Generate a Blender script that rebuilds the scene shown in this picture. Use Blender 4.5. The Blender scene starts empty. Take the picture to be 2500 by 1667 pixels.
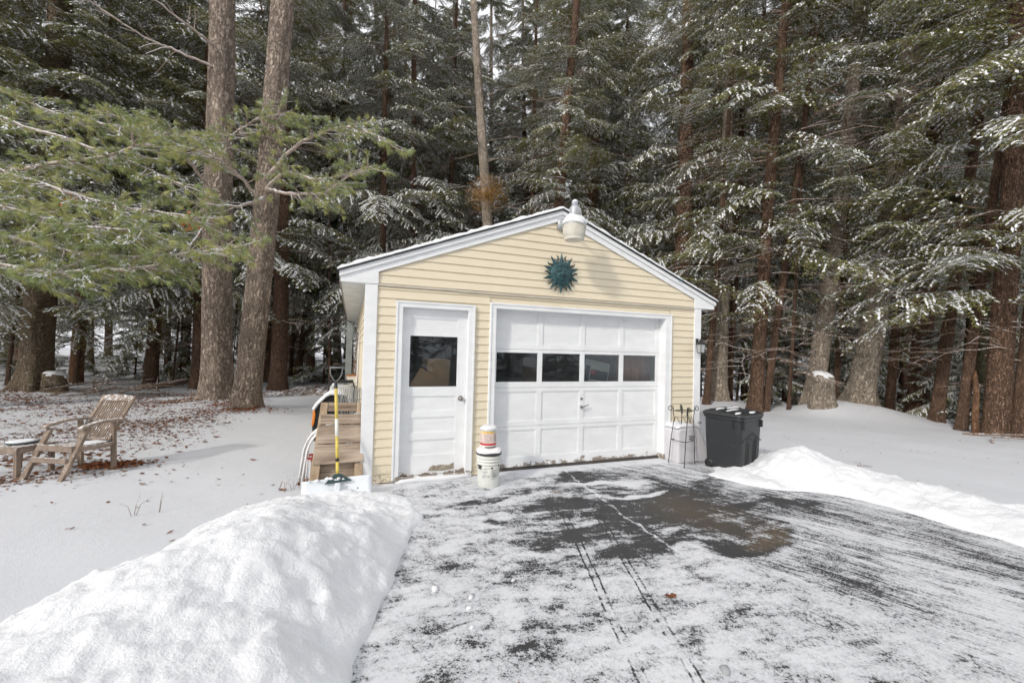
import bpy, math, random
import numpy as np
from mathutils import Vector, Matrix
R = math.radians
random.seed(7)
RNG = np.random.default_rng(11)
scn = bpy.context.scene
col = scn.collection

# ------------------------------------------------------------------ materials
class NT:
    def __init__(s, name):
        s.m = bpy.data.materials.new(name); s.m.use_nodes = True
        s.t = s.m.node_tree; s.t.nodes.clear()
    def n(s, kind, **kw):
        nd = s.t.nodes.new(kind)
        for k, v in kw.items(): setattr(nd, k, v)
        return nd
    def put(s, sock, v):
        if v is None: return
        if isinstance(v, bpy.types.NodeSocket): s.t.links.new(v, sock)
        elif isinstance(v, (tuple, list)):
            v = tuple(v)
            if len(sock.default_value) == 4 and len(v) == 3: v = v + (1,)
            sock.default_value = v
        else: sock.default_value = v
    def obj(s): return s.n('ShaderNodeTexCoord').outputs['Object']
    def world(s): return s.n('ShaderNodeNewGeometry').outputs['Position']
    def map(s, vec, scale=(1, 1, 1), loc=(0, 0, 0), rot=(0, 0, 0)):
        nd = s.n('ShaderNodeMapping'); s.put(nd.inputs['Vector'], vec)
        nd.inputs['Scale'].default_value = scale; nd.inputs['Location'].default_value = loc; nd.inputs['Rotation'].default_value = rot
        return nd.outputs[0]
    def noise(s, vec, scale=5, detail=4, rough=.55, dist=0):
        nd = s.n('ShaderNodeTexNoise'); s.put(nd.inputs['Vector'], vec)
        nd.inputs['Scale'].default_value = scale; nd.inputs['Detail'].default_value = detail
        nd.inputs['Roughness'].default_value = rough; nd.inputs['Distortion'].default_value = dist
        return nd.outputs['Fac']
    def voro(s, vec, scale=5, feature='F1'):
        nd = s.n('ShaderNodeTexVoronoi', feature=feature); s.put(nd.inputs['Vector'], vec); nd.inputs['Scale'].default_value = scale
        return nd.outputs['Distance']
    def math(s, op, a, b=None, clamp=False):
        nd = s.n('ShaderNodeMath', operation=op, use_clamp=clamp); s.put(nd.inputs[0], a); s.put(nd.inputs[1], b); return nd.outputs[0]
    def ss(s, v, lo, hi, o0=0., o1=1.):
        nd = s.n('ShaderNodeMapRange', interpolation_type='SMOOTHSTEP'); s.put(nd.inputs[0], v)
        nd.inputs[1].default_value = lo; nd.inputs[2].default_value = hi; nd.inputs[3].default_value = o0; nd.inputs[4].default_value = o1
        return nd.outputs[0]
    def mix(s, f, a, b):
        nd = s.n('ShaderNodeMix', data_type='RGBA'); s.put(nd.inputs[0], f); s.put(nd.inputs[6], a); s.put(nd.inputs[7], b); return nd.outputs[2]
    def xyz(s, v):
        nd = s.n('ShaderNodeSeparateXYZ'); s.put(nd.inputs[0], v); return nd.outputs
    def bump(s, h, strength=.3, dist=.02, normal=None):
        nd = s.n('ShaderNodeBump'); s.put(nd.inputs['Height'], h); nd.inputs['Strength'].default_value = strength
        nd.inputs['Distance'].default_value = dist; s.put(nd.inputs['Normal'], normal); return nd.outputs[0]
    def rnd(s): return s.n('ShaderNodeObjectInfo').outputs['Random']
    def out(s, base, rough=.7, normal=None, metal=0., spec=.3):
        b = s.n('ShaderNodeBsdfPrincipled'); s.put(b.inputs['Base Color'], base); s.put(b.inputs['Roughness'], rough)
        s.put(b.inputs['Metallic'], metal); s.put(b.inputs['Normal'], normal); b.inputs['Specular IOR Level'].default_value = spec
        o = s.n('ShaderNodeOutputMaterial'); s.t.links.new(b.outputs[0], o.inputs[0]); return s.m

def plain(name, c, rough=.6, metal=0., var=.12, scale=8, bump=0., spec=.3):
    t = NT(name); o = t.obj(); f = t.noise(o, scale, 5, .6)
    d = tuple(x * (1 - var) for x in c); l = tuple(min(1, x * (1 + var)) for x in c)
    f2 = t.ss(f, .3, .7)
    nrm = t.bump(t.noise(o, scale * 6, 4), bump, .01) if bump else None
    return t.out(t.mix(f2, d, l), rough, nrm, metal, spec)

def m_snow(name, c=(.74, .75, .77), lump=6, strength=.35):
    t = NT(name); o = t.world()
    a = t.noise(o, lump, 6, .6); b = t.noise(o, 70, 3, .6)
    h = t.math('ADD', a, t.math('MULTIPLY', b, .25))
    f = t.noise(o, .9, 3)
    cc = t.mix(f, tuple(x * .95 for x in c), c)
    return t.out(cc, .75, t.bump(h, strength, .03), 0, .25)

def m_bark(name, dark, light, sx=9., sz=1.6, snow=.0, depth=.03, moss=0.):
    t = NT(name); o = t.obj(); rn = t.rnd()
    sh = t.n('ShaderNodeVectorMath', operation='ADD'); t.put(sh.inputs[0], o)
    cb = t.n('ShaderNodeCombineXYZ'); t.put(cb.inputs[2], t.math('MULTIPLY', rn, 13.)); t.put(sh.inputs[1], cb.outputs[0]); o2 = sh.outputs[0]
    wr = t.n('ShaderNodeTexNoise'); t.put(wr.inputs['Vector'], t.map(o2, (6, 6, 3))); wr.inputs['Detail'].default_value = 4
    sc = t.n('ShaderNodeVectorMath', operation='SCALE'); t.put(sc.inputs[0], wr.outputs['Color']); sc.inputs['Scale'].default_value = .10
    w = t.n('ShaderNodeVectorMath', operation='ADD'); t.put(w.inputs[0], o2); t.put(w.inputs[1], sc.outputs[0])
    v = w.outputs[0]
    f1 = t.noise(t.map(v, (sx * 2.0, sx * 2.0, sz * 1.5)), 1, 5, .62)
    rid = t.math('ABSOLUTE', t.math('SUBTRACT', f1, .5))            # ridged furrows
    cr = t.ss(rid, .0, .065)
    ed = t.voro(t.map(v, (sx * 1.9, sx * 1.9, sz * 2.6)), 1., 'DISTANCE_TO_EDGE')
    c = t.math('MULTIPLY', cr, t.ss(ed, 0., .16, .45, 1.))
    fine = t.noise(t.map(o2, (sx * 5, sx * 5, sz * 9)), 1.5, 5, .7)
    big = t.noise(t.map(o2, (1.2, 1.2, .5)), 1.7, 4)
    f = t.math('MULTIPLY', t.math('ADD', t.math('MULTIPLY', c, .78), .22), t.math('ADD', t.math('MULTIPLY', fine, .70), t.math('MULTIPLY', big, .50)), True)
    b = t.mix(f, dark, light)
    b = t.mix(t.ss(big, .5, .75, 0, .35), b, tuple(x * .7 for x in light))
    if moss:
        b = t.mix(t.math('MULTIPLY', t.ss(t.noise(t.map(o2, (2, 2, .6)), 1.5, 5), .48, .66), moss), b, (.13, .13, .07))
    if snow:
        g = t.ss(t.noise(t.map(o2, (30, 30, 16)), 1., 3, .7), .74 - snow * .2, .80 - snow * .2)
        z = t.xyz(o)[2]
        g = t.math('MULTIPLY', g, t.ss(z, 0., 2.4, 1., .15))
        b = t.mix(g, b, (.78, .8, .83))
    h = t.math('ADD', t.math('MULTIPLY', c, 1.), t.math('MULTIPLY', fine, .5))
    return t.out(b, .9, t.bump(h, 1., depth * 1.5), 0, .15)

def m_leaf(name, a, b, scale=.7):
    t = NT(name); o = t.world()
    f = t.noise(o, scale, 3, .6); g = t.noise(o, 14, 2, .6)
    k = t.math('ADD', t.math('MULTIPLY', t.ss(f, .3, .7), .6), t.math('MULTIPLY', t.ss(g, .25, .75), .4))
    cc = t.mix(k, a, b)
    d = t.n('ShaderNodeBsdfDiffuse'); t.put(d.inputs['Color'], cc)
    tr = t.n('ShaderNodeBsdfTranslucent'); t.put(tr.inputs['Color'], cc)
    mx = t.n('ShaderNodeMixShader'); mx.inputs[0].default_value = .25
    t.t.links.new(d.outputs[0], mx.inputs[1]); t.t.links.new(tr.outputs[0], mx.inputs[2])
    o_ = t.n('ShaderNodeOutputMaterial'); t.t.links.new(mx.outputs[0], o_.inputs[0]); return t.m

def m_wood(name, dark, light, along='x', scale=1., snow=0., rough=.8):
    t = NT(name); o = t.obj()
    sc = {'x': (2, 34, 34), 'y': (34, 2, 34), 'z': (34, 34, 2)}[along]
    g = t.noise(t.map(o, tuple(k * scale for k in sc)), 1., 6, .65, .6)
    big = t.noise(o, 4 * scale, 3)
    f = t.math('ADD', t.math('MULTIPLY', t.ss(g, .3, .7), .65), t.math('MULTIPLY', t.ss(big, .3, .7), .35))
    b = t.mix(f, dark, light)
    if snow:
        nz = t.xyz(t.n('ShaderNodeNewGeometry').outputs['Normal'])[2]
        k = t.math('MULTIPLY', t.ss(nz, .15, .6), t.ss(t.noise(t.world(), 26, 4, .7), .62 - snow * .35, .72 - snow * .35))
        b = t.mix(k, b, (.8, .82, .85))
    return t.out(b, rough, t.bump(g, .35, .004), 0, .2)

def m_glass():
    t = NT('window_glass'); o = t.obj()
    tr = t.n('ShaderNodeBsdfTransparent'); tr.inputs[0].default_value = (.80, .83, .82, 1)
    gl = t.n('ShaderNodeBsdfGlossy'); gl.inputs['Roughness'].default_value = .02; gl.inputs['Color'].default_value = (.75, .8, .85, 1)
    df = t.n('ShaderNodeBsdfDiffuse'); df.inputs[0].default_value = (.5, .52, .55, 1)
    fr = t.n('ShaderNodeFresnel'); fr.inputs['IOR'].default_value = 1.45
    t.put(gl.inputs['Normal'], t.bump(t.noise(o, 3, 2), .02, .02))
    m1 = t.n('ShaderNodeMixShader'); t.put(m1.inputs[0], fr.outputs[0]); t.t.links.new(tr.outputs[0], m1.inputs[1]); t.t.links.new(gl.outputs[0], m1.inputs[2])
    m2 = t.n('ShaderNodeMixShader'); t.put(m2.inputs[0], t.ss(t.noise(o, 60, 4, .7), .68, .8, .015, .2))
    t.t.links.new(m1.outputs[0], m2.inputs[1]); t.t.links.new(df.outputs[0], m2.inputs[2])
    o_ = t.n('ShaderNodeOutputMaterial'); t.t.links.new(m2.outputs[0], o_.inputs[0]); return t.m

def m_paint(name, c=(.80, .815, .83), peel=0., z0=0., z1=.25):
    """white painted wood, soft grime, paint peeling to bare grey wood low down"""
    t = NT(name); o = t.world()
    f = t.noise(t.map(o, (1, 1, 2.5)), 3, 4)
    b = t.mix(t.ss(f, .3, .75), tuple(x * .9 for x in c), c)
    b = t.mix(t.ss(t.noise(t.map(o, (14, 14, 1.2)), 1, 4), .62, .8, 0, .22), b, (.5, .5, .48))
    h = t.noise(t.map(o, (30, 30, 6)), 1, 4)
    if peel:
        z = t.xyz(o)[2]
        pn = t.noise(t.map(o, (7, 7, 11)), 1, 6, .7)
        k = t.math('ADD', pn, t.math('MULTIPLY', t.ss(z, z0, z1, 1, 0), peel))
        k = t.ss(k, .80, .83)
        wood = t.mix(t.noise(t.map(o, (6, 6, 60)), 1, 4), (.14, .11, .09), (.34, .29, .24))
        b = t.mix(k, b, wood)
        h = t.math('SUBTRACT', h, t.math('MULTIPLY', k, .8))
    return t.out(b, .5, t.bump(h, .12, .006), 0, .35)

def m_siding():
    t = NT('yellow_siding'); o = t.world()
    f = t.noise(t.map(o, (1, 1, 3)), 1.4, 4); g = t.noise(t.map(o, (3, 3, 60)), 1, 4, .6)
    b = t.mix(f, (.67, .58, .42), (.73, .645, .475))
    b = t.mix(t.math('MULTIPLY', t.ss(g, .45, .7), .16), b, (.62, .54, .41))
    z = t.xyz(o)[2]
    dirt = t.math('MULTIPLY', t.ss(z, -.05, .16, 1, 0), t.ss(t.noise(o, 40, 4, .7), .5, .62))
    b = t.mix(t.math('MULTIPLY', dirt, .8), b, (.16, .12, .08))
    return t.out(b, .55, t.bump(g, .08, .003), 0, .3)

def m_drive():
    t = NT('snowy_asphalt'); p = t.world()
    X, Y, Z = t.xyz(p)
    # domain warp
    wn = t.n('ShaderNodeTexNoise'); t.put(wn.inputs['Vector'], p); wn.inputs['Scale'].default_value = 1.1; wn.inputs['Detail'].default_value = 5
    sub = t.n('ShaderNodeVectorMath', operation='SUBTRACT'); t.put(sub.inputs[0], wn.outputs['Color']); sub.inputs[1].default_value = (.5, .5, .5)
    sc = t.n('ShaderNodeVectorMath', operation='SCALE'); t.put(sc.inputs[0], sub.outputs[0]); sc.inputs['Scale'].default_value = .9
    ad = t.n('ShaderNodeVectorMath', operation='ADD'); t.put(ad.inputs[0], p); t.put(ad.inputs[1], sc.outputs[0]); q = ad.outputs[0]
    def blob(cx, cy, rx, ry, rot=0., vec=None):
        v = t.map(vec or q, (1, 1, 0), (-cx, -cy, 0))
        v = t.map(v, (1 / rx, 1 / ry, 0), (0, 0, 0), (0, 0, 0)) if not rot else t.map(t.map(v, (1, 1, 0), (0, 0, 0), (0, 0, -rot)), (1 / rx, 1 / ry, 0))
        ln = t.n('ShaderNodeVectorMath', operation='LENGTH'); t.put(ln.inputs[0], v)
        return t.math('SUBTRACT', 1., ln.outputs['Value'])
    sc2 = t.n('ShaderNodeVectorMath', operation='SCALE'); t.put(sc2.inputs[0], sub.outputs[0]); sc2.inputs['Scale'].default_value = .22
    ad2 = t.n('ShaderNodeVectorMath', operation='ADD'); t.put(ad2.inputs[0], p); t.put(ad2.inputs[1], sc2.outputs[0]); q2 = ad2.outputs[0]
    c5 = lambda v, g: t.math('MULTIPLY', t.math('SUBTRACT', v, .5), g)
    add = lambda *v: v[0] if len(v) == 1 else t.math('ADD', v[0], add(*v[1:]))
    grain = t.noise(p, 95, 2, .7)
    grit = t.noise(p, 34, 4, .75)
    mid = t.noise(t.map(t.map(q2, rot=(0, 0, R(7))), (3.2, 8, 1)), 1., 6, .68, .3)
    big = t.noise(q, 1.15, 4, .55)
    pr = t.map(q2, rot=(0, 0, R(-25)))
    stk = t.noise(t.map(pr, (8, 1.3, 1)), 1., 6, .68)
    stk2 = t.noise(t.map(t.map(p, rot=(0, 0, R(-25))), (42, 3.4, 1)), 1., 5, .7)
    swp = t.noise(t.map(t.map(q2, rot=(0, 0, R(12))), (2.6, 13, 1)), 1., 5, .65)
    right = t.ss(add(X, c5(big, 1.5)), 2.3, 3.6)
    kl = add(.406, c5(mid, .70), c5(t.noise(q2, 5.5, 5, .7), .85), c5(big, .40), c5(swp, .45), c5(stk2, .25))
    kr = add(.468, c5(stk, .85), c5(stk2, .95), c5(big, .55), c5(mid, .3))
    kk = t.n('ShaderNodeMix', data_type='FLOAT'); t.put(kk.inputs[0], right); t.put(kk.inputs[2], kl); t.put(kk.inputs[3], kr)
    k = kk.outputs[0]
    bare = None
    for cx, cy, rx, ry, rot, st in ((3.0, -1.5, .82, .52, -.15, .52), (3.15, -1.95, .5, .35, -.3, .45), (2.75, -.42, .40, .20, -.2, .42), (3.3, -.85, .35, .16, -.4, .34), (2.0, -1.25, .38, .17, .05, .48), (1.9, -1.83, .60, .20, .02, .50), (2.18, -2.22, .36, .16, .05, .46), (2.75, -2.25, .25, .12, -.4, .4), (1.55, -.85, .70, .07, .02, .26), (1.42, -1.45, .40, .08, .0, .26), (.95, -1.0, .35, .05, .0, .16), (3.40, -2.40, .30, .12, .35, .45), (3.0, -2.52, .28, .11, .3, .42), (4.35, -1.95, .36, .13, -.4, .40), (3.85, -1.72, .36, .13, -.5, .36), (4.0, -1.2, .5, .16, -.3, .25), (1.35, -2.35, .25, .07, .1, .16), (.60, -2.15, .12, .10, 0, .2), (.46, -2.75, .12, .18, 0, .24), (.9, -3.0, .4, .05, .1, .2), (.25, -3.3, .08, .12, 0, .24)):
        bb = t.math('MULTIPLY', t.ss(blob(cx, cy, rx, ry, rot), -.75, .55), st * .84)
        bare = bb if bare is None else t.math('MAXIMUM', bare, bb)
    gap = t.math('MULTIPLY', t.ss(blob(2.95, -1.13, .45, .05, -.06), -.5, .5), .55)
    gap = t.math('MAXIMUM', gap, t.math('MULTIPLY', t.ss(blob(2.95, -.72, .42, .07, -.1), -.5, .5), .4))
    bare = t.math('SUBTRACT', bare, gap)
    tex = t.noise(t.map(t.map(q2, rot=(0, 0, R(3))), (2.2, 7.5, 1)), 1., 6, .72, .4)
    k = t.math('ADD', k, t.math('MULTIPLY', bare, t.math('ADD', .30, t.math('MULTIPLY', tex, 1.0))))
    k = t.math('ADD', k, t.math('MULTIPLY', t.math('MULTIPLY', c5(tex, 1.), t.ss(bare, .02, .2)), .95))
    def line(x0, y0, x1, y1, w, wob=.02):
        dx, dy = x1 - x0, y1 - y0; L = math.hypot(dx, dy)
        nx, ny = -dy / L, dx / L
        e = t.math('ADD', t.math('MULTIPLY', t.math('SUBTRACT', X, x0), nx), t.math('MULTIPLY', t.math('SUBTRACT', Y, y0), ny))
        e = t.math('ADD', e, c5(t.noise(p, 2.2, 5, .75), wob))
        u = t.math('DIVIDE', t.math('ADD', t.math('MULTIPLY', t.math('SUBTRACT', X, x0), dx / L), t.math('MULTIPLY', t.math('SUBTRACT', Y, y0), dy / L)), L)
        ends = t.math('MULTIPLY', t.ss(u, -.04, .04), t.ss(u, .9, 1.04, 1, 0))
        return t.math('MULTIPLY', t.ss(t.math('ABSOLUTE', e), w * .3, w, 1, 0), ends)
    ridge = t.math('MAXIMUM', line(2.60, -.14, 2.45, -1.4, .020, .26), line(2.45, -1.38, 2.38, -2.5, .026, .30))
    k = t.math('SUBTRACT', k, t.math('MULTIPLY', ridge, t.ss(grit, .38, .62, .0, .55)))
    trk = None
    for x0, y0, x1, y1 in ((1.83, -1.5, 1.13, -3.7), (1.885, -1.5, 1.185, -3.7), (2.14, -1.6, 1.40, -3.75), (2.19, -1.6, 1.45, -3.75)):
        l = line(x0, y0, x1, y1, .011, .05); trk = l if trk is None else t.math('MAXIMUM', trk, l)
    k = t.math('ADD', k, t.math('MULTIPLY', trk, t.ss(t.noise(p, 6, 5, .7), .36, .60, .02, .30)))
    k = t.math('SUBTRACT', k, t.math('MULTIPLY', t.ss(Y, -.34, -.10), .16))
    k = add(k, c5(grain, .62), c5(grit, .62))
    m = t.ss(k, .475, .62)
    asph = t.mix(t.noise(p, 170, 2), (.009, .0095, .010), (.042, .042, .044))
    br = t.math('MULTIPLY', t.math('MAXIMUM', t.math('MAXIMUM', t.ss(blob(3.35, -2.38, .3, .16, .4), -.3, .6), t.ss(blob(2.05, -.98, .12, .06), -.3, .4)), t.ss(blob(3.2, -1.75, .6, .7, 0), -.2, .8, 0, .55)), t.ss(grit, .4, .6, .25, .8))
    asph = t.mix(br, asph, (.105, .072, .038))
    snow = t.mix(t.noise(p, 2.5, 6, .65), (.50, .512, .54), (.70, .712, .74))
    snow = t.mix(t.ss(k, .24, .54, 0, .60), snow, (.24, .25, .265))
    c = t.mix(m, snow, asph)
    rough = t.math('SUBTRACT', .9, t.math('MULTIPLY', m, t.ss(bare, .1, .5, 0, .25)))
    h = t.math('SUBTRACT', t.math('MULTIPLY', t.noise(p, 40, 4, .75), .4), t.math('MULTIPLY', m, .5))
    return t.out(c, rough, t.bump(h, .55, .010), 0, .3)

M = {}
M['snow'] = m_snow('snow')
M['ground_snow'] = m_snow('ground_snow', (.565, .578, .610), 2.2, .42)
M['bank_snow'] = m_snow('bank_snow', (.74, .752, .778), 13, .65)
M['drive'] = m_drive()
M['siding'] = m_siding()
M['white'] = m_paint('white_paint')
M['peel'] = m_paint('peeling_white_paint', peel=.36, z0=-.04, z1=.14)
M['soffit'] = plain('soffit_paint', (.58, .60, .58), .7, var=.1, scale=3)
M['shingle'] = plain('dark_shingles', (.03, .035, .035), .9, var=.4, scale=30, bump=.5)
M['edge'] = plain('weathered_drip_edge', (.22, .19, .17), .8, var=.35, scale=14)
M['strip'] = plain('beige_drip_strip', (.50, .45, .37), .5)
M['glass'] = m_glass()
M['black_metal'] = plain('black_iron', (.02, .02, .02), .5, .3)
M['steel'] = plain('old_brass_steel', (.25, .24, .22), .3, .9)
M['alu'] = plain('weathered_aluminium', (.42, .44, .46), .5, .5)
M['lens'] = plain('frosted_refractor', (.60, .57, .49), .35, var=.1, scale=10, spec=.5)
M['verd'] = plain('verdigris_bronze', (.022, .062, .070), .5, .25, var=.5, scale=16, bump=.3)
M['verd_dark'] = plain('browned_bronze', (.030, .052, .052), .55, .25, var=.5, scale=16, bump=.3)
M['bin'] = plain('charcoal_plastic', (.012, .0135, .0155), .45, var=.15, scale=9, spec=.45)
M['bin_dark'] = plain('black_plastic', (.012, .012, .013), .5)
M['tank'] = plain('dull_white_plastic', (.56, .55, .58), .55, var=.06, scale=3)
M['pail'] = plain('white_pail_plastic', (.66, .67, .62), .45, var=.06, scale=6)
M['label_white'] = plain('paper_label', (.72, .73, .68), .6, var=.05)
M['label_pink'] = plain('pale_red_label', (.66, .50, .44), .6, var=.08)
M['label_yellow'] = plain('yellow_print', (.72, .52, .16), .6)
M['label_orange'] = plain('orange_print', (.78, .46, .08), .6)
M['label_red'] = plain('red_print', (.48, .03, .04), .6)
M['label_grey'] = plain('grey_print', (.2, .21, .22), .6)
M['label_black'] = plain('black_print', (.03, .03, .035), .6)
M['teak'] = m_wood('weathered_teak', (.10, .07, .05), (.28, .21, .16), 'z', .8, .16)
M['teak_x'] = m_wood('weathered_teak_side', (.13, .095, .07), (.32, .25, .20), 'x', .8, .40)
M['pallet'] = m_wood('rough_pallet_wood', (.10, .065, .042), (.56, .44, .335), 'x', .45)
M['pallet_z'] = m_wood('pallet_stringer_wood', (.24, .16, .095), (.52, .39, .26), 'z', .7)
M['oldwood'] = m_wood('old_stick_wood', (.10, .065, .045), (.26, .18, .13), 'x', .6, .3)
M['yellow'] = plain('yellow_fibreglass', (.62, .47, .08), .45, var=.15, scale=12)
M['blade'] = plain('white_shovel_plastic', (.72, .76, .80), .4, var=.05, scale=3)
M['tube'] = plain('white_enamel_tube', (.72, .72, .72), .35)
M['redweb'] = plain('faded_red_band', (.30, .05, .045), .7)
M['orange'] = plain('orange_plastic', (.75, .22, .03), .45)
M['rod'] = plain('grey_wire', (.24, .25, .25), .4, .6)
M['tarp'] = plain('grey_tub', (.42, .43, .42), .6)
M['planter'] = plain('cream_planter', (.70, .66, .58), .6)
M['card'] = plain('cardboard', (.62, .36, .20), .85)
M['brownboard'] = m_wood('brown_board', (.28, .10, .05), (.62, .28, .14), 'z')
M['dark'] = plain('dark_interior', (.05, .045, .04), .9)
M['brick'] = plain('red_brick', (.18, .08, .05), .9, var=.3, scale=20)
M['leaf'] = m_leaf('dead_leaf', (.07, .035, .022), (.24, .125, .075), 5)
M['leaf_rust'] = m_leaf('rust_leaf', (.10, .038, .020), (.28, .11, .055), 5)
M['oak'] = m_leaf('orange_oak_leaf', (.50, .10, .03), (.70, .20, .06), 5)
M['needle'] = m_leaf('hemlock_needles', (.098, .115, .044), (.205, .212, .080), .5)
M['needle_w'] = m_leaf('olive_hemlock_needles', (.110, .118, .038), (.245, .232, .076), .5)
M['pine'] = m_leaf('pine_needles', (.17, .225, .10), (.34, .38, .16), .7)
M['pine2'] = m_leaf('yellow_pine_needles', (.28, .31, .11), (.50, .49, .19), .7)
M['brown_needle'] = m_leaf('rusty_dead_needles', (.22, .11, .035), (.46, .26, .09), 3)
M['twig'] = plain('twig_bark', (.16, .105, .07), .9, var=.3)
M['limb'] = m_wood('limb_bark', (.20, .15, .12), (.50, .40, .33), 'x', .6, .55)
M['bark'] = m_bark('hemlock_bark', (.030, .019, .013), (.38, .225, .150), 11, 2.6, .25, .03)
M['bark_grey'] = m_bark('grey_hemlock_bark', (.09, .07, .055), (.80, .66, .52), 12, 3.0, .5, .02, .25)
M['bark_pine'] = m_bark('white_pine_bark', (.065, .047, .036), (.74, .58, .46), 9, 2.2, .0, .035)
M['bark_big'] = m_bark('flaking_bark', (.04, .03, .02), (.48, .35, .23), 12, 6, .6, .03, .35)
M['bark_moss'] = m_bark('mossy_bark', (.03, .026, .016), (.22, .18, .10), 12, 4, .1, .02, .7)
M['bark_orange'] = m_bark('orange_bark', (.08, .04, .022), (.42, .22, .12), 12, 2.4, .1, .015)

# ------------------------------------------------------------------ mesh helpers
class MB:
    def __init__(s): s.v = []; s.f = []; s.m = []; s.sm = []; s.cur = 0; s.smooth = False
    def face(s, idx): s.f.append(tuple(idx)); s.m.append(s.cur); s.sm.append(s.smooth)
    def poly(s, pts):
        b = len(s.v); s.v += [tuple(p) for p in pts]; s.face(range(b, b + len(pts)))
    def box(s, c, d, rot=None):
        """c centre, d full sizes, rot Matrix 3x3"""
        b = len(s.v); h = [x / 2 for x in d]
        for sx in (-1, 1):
            for sy in (-1, 1):
                for sz in (-1, 1):
                    p = Vector((sx * h[0], sy * h[1], sz * h[2]))
                    if rot is not None: p = rot @ p
                    s.v.append((p.x + c[0], p.y + c[1], p.z + c[2]))
        for q in ((0, 1, 3, 2), (4, 6, 7, 5), (0, 4, 5, 1), (2, 3, 7, 6), (0, 2, 6, 4), (1, 5, 7, 3)): s.face([b + i for i in q])
    def bb(s, x0, x1, y0, y1, z0, z1): s.box(((x0 + x1) / 2, (y0 + y1) / 2, (z0 + z1) / 2), (x1 - x0, y1 - y0, z1 - z0))
    def beam(s, a, b, w, t, up=(0, 0, 1)):
        a = Vector(a); b = Vector(b); x = (b - a); L = x.length; x.normalize(); u = Vector(up)
        y = u.cross(x)
        if y.length < 1e-4: y = Vector((0, 1, 0)).cross(x)
        y.normalize(); z = x.cross(y)
        s.box((a + b) / 2, (L, w, t), Matrix((x, y, z)).transposed())
    def rings(s, rs, cap0=True, cap1=True):
        n = len(rs[0]); b = len(s.v)
        for r in rs: s.v += [tuple(p) for p in r]
        for i in range(len(rs) - 1):
            for j in range(n):
                k = (j + 1) % n
                s.face((b + i * n + j, b + i * n + k, b + (i + 1) * n + k, b + (i + 1) * n + j))
        if cap0: s.face([b + j for j in range(n)][::-1])
        if cap1: s.face([b + (len(rs) - 1) * n + j for j in range(n)])
    def tube(s, pts, rad, n=8, caps=True):
        pts = [Vector(p) for p in pts]
        rad = [rad] * len(pts) if isinstance(rad, (int, float)) else rad
        rs = []; prev = None
        for i, p in enumerate(pts):
            d = (pts[min(i + 1, len(pts) - 1)] - pts[max(i - 1, 0)]).normalized()
            a = prev if prev is not None else (Vector((0, 0, 1)) if abs(d.z) < .9 else Vector((1, 0, 0)))
            u = (a - d * a.dot(d)).normalized(); w = d.cross(u); prev = u
            rs.append([p + (u * math.cos(2 * math.pi * j / n) + w * math.sin(2 * math.pi * j / n)) * rad[i] for j in range(n)])
        s.rings(rs, caps, caps)
    def lathe(s, prof, c=(0, 0, 0), n=28, caps=True):
        s.rings([[(c[0] + r * math.cos(2 * math.pi * j / n), c[1] + r * math.sin(2 * math.pi * j / n), c[2] + z) for j in range(n)] for r, z in prof], caps, caps)
    def prism(s, poly, y0, y1):
        """polygon in x,z extruded in y"""
        n = len(poly); b = len(s.v)
        s.v += [(x, y0, z) for x, z in poly] + [(x, y1, z) for x, z in poly]
        s.face([b + i for i in range(n)]); s.face([b + n + i for i in range(n)][::-1])
        for i in range(n):
            j = (i + 1) % n; s.face((b + i, b + n + i, b + n + j, b + j))
    def build(s, name, mats, parent=None, loc=None, bevel=0., fix=True):
        me = bpy.data.meshes.new(name); me.from_pydata(s.v, [], s.f)
        if not isinstance(mats, (list, tuple)): mats = [mats]
        for m in mats: me.materials.append(m)
        me.polygons.foreach_set('material_index', s.m); me.polygons.foreach_set('use_smooth', s.sm); me.update()
        if fix:
            import bmesh
            bm = bmesh.new(); bm.from_mesh(me); bmesh.ops.recalc_face_normals(bm, faces=bm.faces); bm.to_mesh(me); bm.free()
        o = bpy.data.objects.new(name, me); col.objects.link(o)
        if parent is not None: o.parent = parent
        if loc is not None: o.location = loc
        if bevel:
            b = o.modifiers.new('bevel', 'BEVEL'); b.width = bevel; b.segments = 2; b.limit_method = 'ANGLE'
        return o

def rrect(w, d, r, z, cx=0, cy=0, n=5, skew=0):
    pts = []
    for sx, sy, a0 in ((1, 1, 0), (-1, 1, 90), (-1, -1, 180), (1, -1, 270)):
        for k in range(n + 1):
            a = R(a0 + 90 * k / n)
            pts.append((cx + sx * (w / 2 - r) + r * math.cos(a), cy + sy * (d / 2 - r) + r * math.sin(a), z))
    return pts

def tag(o, label=None, cat=None, group=None, kind=None):
    if label: o['label'] = label
    if cat: o['category'] = cat
    if group: o['group'] = group
    if kind: o['kind'] = kind
    return o
def empty(name, loc, rz=0., label=None, cat=None, group=None):
    o = bpy.data.objects.new(name, None); col.objects.link(o); o.location = loc; o.rotation_euler = (0, 0, rz); o.empty_display_size = .2
    return tag(o, label, cat, group)
def array_mesh(name, V, F, mi, mats, smooth=False):
    """V (n,3), F (k,4) numpy -> mesh"""
    me = bpy.data.meshes.new(name)
    me.vertices.add(len(V)); me.vertices.foreach_set('co', np.ascontiguousarray(V, np.float32).ravel())
    k = F.shape[1]
    me.loops.add(F.size); me.loops.foreach_set('vertex_index', np.ascontiguousarray(F, np.int32).ravel())
    me.polygons.add(len(F)); me.polygons.foreach_set('loop_start', np.arange(0, F.size, k, dtype=np.int32))
    me.polygons.foreach_set('loop_total', np.full(len(F), k, np.int32))
    me.polygons.foreach_set('material_index', np.ascontiguousarray(mi, np.int32))
    me.polygons.foreach_set('use_smooth', np.full(len(F), smooth))
    for m in mats: me.materials.append(m)
    me.update(calc_edges=True); return me
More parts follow.
